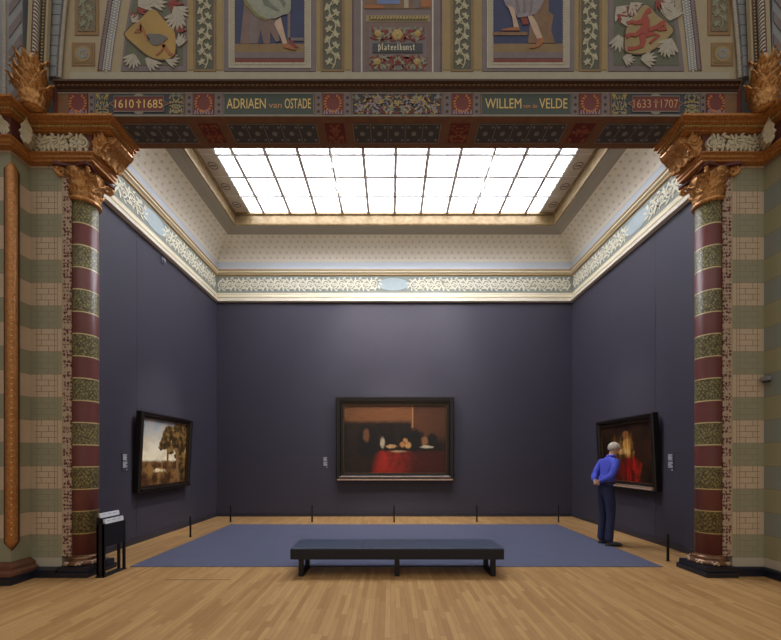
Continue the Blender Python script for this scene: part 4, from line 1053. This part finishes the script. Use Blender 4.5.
def painting(loc, rz, tilt, W, H, fw, mat, lbl, dep=.12, ledge='ledge'):
    """loc = middle of the frame's back, W x H outer size"""
    t = thing('framed_painting', loc, lbl, 'painting'); t.rotation_euler = (0, 0, rz); p0 = Vector(loc)
    def add(g, nm, m, bevel=0, par=None):
        g.v = [tuple(Vector(v)+p0) for v in g.v]; return g.build(nm, m, par or t, bevel=bevel)
    # tilt is built into the vertices: top leans away from the wall
    def tl(g):
        g.v = [(x, y*math.cos(tilt)-(z+H/2)*math.sin(tilt), -H/2+(z+H/2)*math.cos(tilt)+y*math.sin(tilt)) for x, y, z in g.v]; return g
    g = G(); hw, hh = W/2, H/2
    for s_ in (0,):
        steps = [(0, 0.0, 0), (0, -dep*.8, 0), (.02, -dep, 0), (fw*.55, -dep*.95, 0), (fw*.7, -dep*.7, 0), (fw, -dep*.6, 0), (fw, 0, 0)]
        rings = [[g.p(-hw+i, y, -hh+i*1.0), g.p(hw-i, y, -hh+i), g.p(hw-i, y, hh-i), g.p(-hw+i, y, hh-i)] and None or (i, y) for i, y, _ in steps]
    g = G(); R = []
    for i, y, _ in steps: R.append([g.p(-hw+i, y, -hh+i), g.p(hw-i, y, -hh+i), g.p(hw-i, y, hh-i), g.p(-hw+i, y, hh-i)])
    for a, b2 in zip(R, R[1:]):
        for k in range(4): g.face((a[k], a[(k+1) % 4], b2[(k+1) % 4], b2[k]))
    a, b2 = R[-1], R[0]
    for k in range(4): g.face((a[k], a[(k+1) % 4], b2[(k+1) % 4], b2[k]))
    fr = add(tl(g), 'frame', M['blackwood'])
    g = G(); iw, ih = hw-fw, hh-fw; s_ = .018
    for x0, x1, z0, z1 in ((-iw, -iw+s_, -ih, ih), (iw-s_, iw, -ih, ih), (-iw, iw, -ih, -ih+s_), (-iw, iw, ih-s_, ih)): g.box(x0, x1, -dep*.6, -.02, z0, z1)
    lab(add(tl(g), 'gilt_slip', M['slip'], par=None), 'thin dull gilt inner edge')
    if ledge:
        g = G(); g.box(-hw+fw*.5, hw-fw*.5, -dep-.01, -dep*.6, -hh+fw*.52, -hh+fw*.62); g.box(-hw+.04, hw-.04, -dep-.04, -dep*.6, -hh+.02, -hh+.055)
        bl = add(tl(g), 'bottom_ledge', M[ledge])
        if ledge == 'ledge': lab(bl, 'polished ledge painted pale for caught light')
    g = G(); g.box(-iw+.005, iw-.005, -.035, -.005, -ih+.005, ih-.005); cv_ = add(tl(g), 'canvas', mat); return t
painting((.122, GY-.005, 2.12), 0, .02, 3.2, 2.28, .2, canvas_group(), 'wide dark figure painting with red cloth in a black frame on the back wall', .12)
painting((GX0+.005, 7.75, 1.72), PI/2, .05, 1.76, 1.52, .1, canvas_land(), 'landscape painting with a tall tree in a black frame on the left wall', .12, 'blackwood')
painting((GX1-.005, 7.75, 1.715), -PI/2, .05, 1.87, 1.46, .12, canvas_red(), 'dark painting with red and gold patches in front of the visitor on the right wall', .12)

# wall labels
def wlabel(loc, rz, lbl):
    t = thing('wall_label', loc, lbl, 'label', 'dark text labels beside the paintings'); t.rotation_euler = (0, 0, rz); p0 = Vector(loc)
    def add(g, nm, m):
        g.v = [tuple(Vector(v)+p0) for v in g.v]; return g.build(nm, M[m], t)
    g = G(); g.box(-.07, .07, -.012, 0, -.16, .16); add(g, 'label_plate', 'wlabel')
    g = G()
    for k in range(5): g.box(-.055, .045-.02*(k % 2), -.014, -.012, .12-.022*k, .132-.022*k)
    for k in range(5): g.box(-.055, .05-.03*(k % 3 == 2), -.014, -.012, -.01-.022*k, .002-.022*k)
    g.box(.025, .055, -.014, -.012, -.15, -.135); add(g, 'text_lines', 'ltext')
wlabel((-1.78, GY+.003, 1.49), 0, 'small text label left of the large central painting')
wlabel((GX0, 6.67, 1.53), PI/2, 'small text label on the left wall, nearer than the landscape painting')
wlabel((GX1, 6.6, 1.53), -PI/2, 'small text label on the right wall, beside the red and gold painting')

# small devices
t = thing('wall_sensor', (GX0, 7.77, 5.72), 'small sensor on the left wall just below the cornice', 'sensor')
g = G(); g.box(GX0, GX0+.03, 7.72, 7.82, 5.66, 5.78); g.build('back_plate', M['devwall'], t, bevel=.005)
g = G(); g.blob((GX0+.04, 7.77, 5.72), (.035, .035, .045)); g.build('lens_dome', M['device'], t, smooth=True)
t = thing('surveillance_camera', (XC+4.99, 5.0, 2.66), 'small grey camera on the right pier at head height', 'camera')
g = G(); g.box(XC+4.95, XC+4.993, 4.97, 5.05, 2.62, 2.70); g.build('bracket', M['base_dark'], t, bevel=.004)
g = G(); g.box(XC+4.90, XC+4.96, 4.93, 5.03, 2.635, 2.69); g.build('camera_body', M['device'], t, bevel=.008)

# track lights under the skylight
def spot_fix(x, y, tx, ty, tz, lbl):
    t = thing('spotlight', (x, y, 7.62), lbl, 'lamp', 'track spotlights under the skylight')
    d = (Vector((tx, ty, tz))-Vector((x, y, 7.55))).normalized(); p = Vector((x, y, 7.55))
    g = G(); g.box(x-.012, x+.012, y-.012, y+.012, 7.55, 7.66); g.build('bracket', M['white'], t)
    g = G(); g.tube([p-d*.06, p+d*.05, p+d*.07], [.03, .038, .034], 12); g.build('lamp_body', M['white'], t)
    g = G(); g.tube([p+d*.068, p+d*.074], .03, 12); g.build('lens', M['lens'], t)
    return p+d*.09, d
for x, w in ((bx[3], 'left'), (bx[8], 'right')):
    g = G(); g.box(x-.02, x+.02, 6.5, 8.9, 7.66, 7.72)
    tag(g.build('light_track', M['white'], origin=(x, 7.7, 7.69)), 'white lighting track along the '+w+' part of the skylight', 'track', 'lighting tracks under the skylight')
LAMPS = []
def place(x, y, tx, ty, tz, lbl, W, size, blend=1.0):
    LAMPS.append((spot_fix(x, y, tx, ty, tz, lbl), W, size, blend))
place(bx[3], 7.0, .12, GY, 2.15, 'spotlight on the left track, nearest the beam', 400, 26)
place(bx[3], 7.6, GX0, 7.75, 1.75, 'spotlight on the left track, second from the beam', 900, 24)
place(bx[3], 8.2, -.1, GY, 3.2, 'spotlight on the left track, farthest from the beam', 360, 74)
place(bx[8], 7.0, .12, GY, 2.15, 'spotlight on the right track, nearest the beam', 400, 26)
place(bx[8], 7.6, GX1, 7.75, 1.75, 'spotlight on the right track, second from the beam', 480, 26)
place(bx[8], 8.2, .35, GY, 3.2, 'spotlight on the right track, farthest from the beam', 360, 74)
for (p, d), W, size, bl in LAMPS:
    l = bpy.data.lights.new('spot_lamp', 'SPOT'); l.energy = W; l.color = (1, .93, .82); l.spot_size = math.radians(size); l.spot_blend = bl; l.shadow_soft_size = .03
    o = bpy.data.objects.new('spot_lamp', l); C.objects.link(o); o.location = p; o.rotation_euler = d.to_track_quat('-Z', 'Y').to_euler()

# ------------------------------------------------------------------ visitor
M['skin'] = plain('skin', (206, 160, 132), .55, vary=.06); M['hair'] = plain('white_hair', (196, 186, 170), .8, vary=.1, scale=60, bump=.5)
M['shirt'] = plain('blue_shirt', (74, 84, 196), .8, vary=.14, scale=12, bump=.15); M['jeans'] = plain('dark_jeans', (38, 42, 74), .85, vary=.2, scale=10, bump=.15)
M['belt'] = plain('dark_belt', (34, 28, 28), .5); M['shoe'] = plain('grey_shoe', (78, 80, 88), .6); M['eye'] = plain('eye_dark', (40, 34, 30), .3)
man = thing('person', (3.975, 6.86, .008), 'white-haired man in blue shirt and dark jeans leaning towards the painting, hands behind his back', 'person', rz=math.radians(-84))
def body_parts():
    J = []; E = []
    def j(x, y, z, rx, ry=None, par=None):
        J.append((x, y, z, rx, ry or rx)); i = len(J)-1
        if par is not None: E.append((par, i))
        return i
    pel = j(0, 0, 1.03, .10, .08); wai = j(0, .02, 1.18, .10, .075, pel); che = j(0, .05, 1.38, .14, .10, wai); ub = j(0, .075, 1.53, .10, .07, che)
    nk = j(0, .11, 1.64, .052, .055, ub); hb = j(0, .145, 1.70, .062, .07, nk); hc = j(0, .17, 1.77, .078, .092, hb); ht = j(0, .17, 1.845, .06, .07, hc)
    for s in (-1, 1):
        sh = j(s*.165, .065, 1.545, .05, .05, ub); up_ = j(s*.215, .0, 1.40, .045, .045, sh); el_ = j(s*.225, -.06, 1.27, .038, .038, up_); fo = j(s*.17, -.13, 1.21, .038, .038, el_); wr = j(s*.085, -.17, 1.17, .026, .03, fo)
        pa = j(s*.045, -.185, 1.155, .024, .036, wr); kn = j(s*.005, -.185-.014*(s > 0), 1.14, .022, .034, pa)
        hp = j(s*.085, 0, .95, .075, .075, pel); th = j(s*.095, .01, .78, .07, .07, hp); ne = j(s*.098, .02, .55, .06, .062, th); ca = j(s*.1, -.005, .38, .056, .06, ne); an = j(s*.1, -.03, .11, .038, .042, ca); ft = j(s*.112, .06, .05, .038, .032, an); to = j(s*.125, .17, .035, .034, .022, ft)
        for k in range(4):                        # four fingers curled past each other
            dz = .021-.014*k; L = (.9, 1.0, .95, .75)[k]
            a = j(-s*.02, -.19-.016*(s > 0), 1.137+dz, .009, .009, kn); b_ = j(-s*(.02+.03*L), -.186-.018*(s > 0), 1.128+dz, .0085, .0085, a); j(-s*(.02+.05*L), -.17-.018*(s > 0), 1.118+dz, .0075, .0075, b_)
        a = j(s*.035, -.202, 1.185, .011, .011, pa); j(-s*.005, -.206, 1.192, .009, .009, a)
    return J, E
J, E = body_parts()
body = skin('body', J, E, M['skin'], man, 2)
# face: nose, ears, eyes, mouth joined into the body mesh
g = G(); hx = Vector((0, .17, 1.77))
g.tube([hx+Vector((0, .085, .02)), hx+Vector((0, .118, -.02)), hx+Vector((0, .09, -.03))], [.008, .015, .008], 8)
for s in (-1, 1): g.blob(tuple(hx+Vector((s*.082, -.005, -.01))), (.012, .02, .033), 8, 6)
g.tube([hx+Vector((-.025, .082, -.058)), hx+Vector((0, .092, -.06)), hx+Vector((.025, .082, -.058))], .006, 6)
face = G(); face.v = g.v; face.f = g.f; face.uv = g.uv
face.v = [tuple(Vector(v)+Vector(man.location)) for v in face.v]
fo_ = face.build('face', M['skin'], man, smooth=True)
bm = bmesh.new(); bm.from_mesh(body.data); bm.from_mesh(fo_.data); bm.to_mesh(body.data); bm.free(); bpy.data.objects.remove(fo_)
for pl in body.data.polygons: pl.use_smooth = True
def local_build(g, nm, m, par=man):
    g.v = [tuple(Vector(v)+Vector(man.location)) for v in g.v]; return g.build(nm, M[m], par, smooth=True)
g = G()
for s in (-1, 1): g.blob(tuple(hx+Vector((s*.03, .083, .015))), (.011, .008, .008), 8, 6)
local_build(g, 'eye', 'eye')
# short tousled hair: back and top of the head, open at the face and ears
g = G(); rows = []; n, m = 40, 14; rnd = random.Random(5)
edge = [.50+.12*max(0, -math.sin(PI*.5+.75+(2*PI-1.5)*k/n))+.02*rnd.random() for k in range(n+1)]
for i in range(m+1):
    r_ = []
    for k in range(n+1):
        ph = i/m*PI*edge[k]; a = PI*.5+.75+(2*PI-1.5)*k/n
        wob = 1+.05*math.sin(k*1.3+i*.9)+.06*(rnd.random()-.5)
        r_.append(g.p(hx.x+.089*wob*math.sin(ph)*math.cos(a), hx.y-.012+.108*wob*math.sin(ph)*math.sin(a), hx.z+.006+.108*wob*math.cos(ph)))
    rows.append(r_)
for a, b_ in zip(rows, rows[1:]):
    for k in range(n): g.face((a[k], a[k+1], b_[k+1], b_[k]))
h = local_build(g, 'hair', 'hair'); sm = h.modifiers.new('Solid', 'SOLIDIFY'); sm.thickness = .02; sm.offset = -1
# shirt
J = [(0, .0, 1.06, .165, .125), (0, .012, 1.2, .172, .135), (0, .05, 1.38, .18, .13), (0, .075, 1.53, .15, .105), (0, .09, 1.625, .075, .072)]; E = [(0, 1), (1, 2), (2, 3), (3, 4)]
for s in (-1, 1):
    k = len(J); J += [(s*.17, .065, 1.55, .085, .082), (s*.22, .0, 1.40, .072, .07), (s*.23, -.06, 1.27, .062, .06), (s*.17, -.132, 1.215, .052, .052), (s*.10, -.165, 1.175, .042, .044)]
    E += [(3, k), (k, k+1), (k+1, k+2), (k+2, k+3), (k+3, k+4)]
shirt = skin('shirt', J, E, M['shirt'], man, 2, 2)
g = G(); g.lathe([(.07, 1.60), (.078, 1.61), (.068, 1.655), (.06, 1.65)], 0, .095, 20, False); local_build(g, 'collar', 'shirt', shirt)
for sg in (-1, 1):
    g = G(); g.tube([(sg*.118, -.158, 1.188), (sg*.088, -.168, 1.172)], [.046, .043], 12); local_build(g, 'cuff', 'shirt', shirt)
J = [(0, 0, 1.2, .155, .115), (0, -.015, 1.03, .18, .155)]; E = [(0, 1)]
for s in (-1, 1):
    k = len(J); J += [(s*.09, -.005, .92, .108, .115), (s*.098, .01, .75, .093, .095), (s*.102, .02, .54, .074, .076), (s*.105, 0, .36, .07, .074), (s*.105, -.025, .05, .07, .078)]
    E += [(1, k), (k, k+1), (k+1, k+2), (k+2, k+3), (k+3, k+4)]
skin('trousers', J, E, M['jeans'], man, 2, 1)
g = G(); g.lathe([(.15, 1.125), (.156, 1.13), (.156, 1.16), (.15, 1.165)], 0, 0, 28); g.v = [(x*1.12, y*.9+.005, z) for x, y, z in g.v]; local_build(g, 'belt', 'belt')
for s in (-1, 1):
    J = [(s*.105, -.06, .05, .046, .05), (s*.108, .0, .05, .046, .045), (s*.116, .1, .042, .048, .036), (s*.126, .2, .03, .038, .024)]
    sh = skin('shoe', J, [(0, 1), (1, 2), (2, 3)], M['shoe'], man, 2)
    g = G(); sole = []
    for k in range(24):
        a = 2*PI*k/24; sole.append((s*(.105+.02*(.5+.5*math.sin(a)))+.05*math.cos(a)*(1-.12*math.sin(a)), .07+.165*math.sin(a)))
    g.prism(sole, 0, .02, lambda a, b, d: (a, b, d)); local_build(g, 'sole', 'belt', sh)

# ------------------------------------------------------------------ light, camera, look
w = bpy.data.worlds.new('hall_daylight'); bpy.context.scene.world = w; w.use_nodes = True
wt = w.node_tree; wb = wt.nodes['Background']; wb.inputs[0].default_value = lin((255, 248, 238))
tc = wt.nodes.new('ShaderNodeTexCoord'); sx_ = wt.nodes.new('ShaderNodeSeparateXYZ'); mr = wt.nodes.new('ShaderNodeMapRange')
wt.links.new(tc.outputs['Generated'], sx_.inputs[0]); wt.links.new(sx_.outputs[2], mr.inputs[0])   # made-up ambient light for the unseen hall, brighter overhead to spare the gallery
mr.inputs[1].default_value = 0.3; mr.inputs[2].default_value = .8; mr.inputs[3].default_value = .42; mr.inputs[4].default_value = .9
wt.links.new(mr.outputs[0], wb.inputs[1])
cam = bpy.data.cameras.new('camera'); co = bpy.data.objects.new('camera', cam); C.objects.link(co)
co.location = (0, 0, EYE); co.rotation_euler = (PI/2, 0, 0)
cam.sensor_fit = 'HORIZONTAL'; cam.sensor_width = 36; cam.lens = F/781*36; cam.shift_x = 0; cam.shift_y = (458-320)/781
cam.clip_start = .05; cam.clip_end = 100
s = bpy.context.scene; s.camera = co
s.view_settings.view_transform = 'Standard'; s.view_settings.look = 'None'; s.view_settings.exposure = 0; s.view_settings.gamma = 1; s.view_settings.use_curve_mapping = False
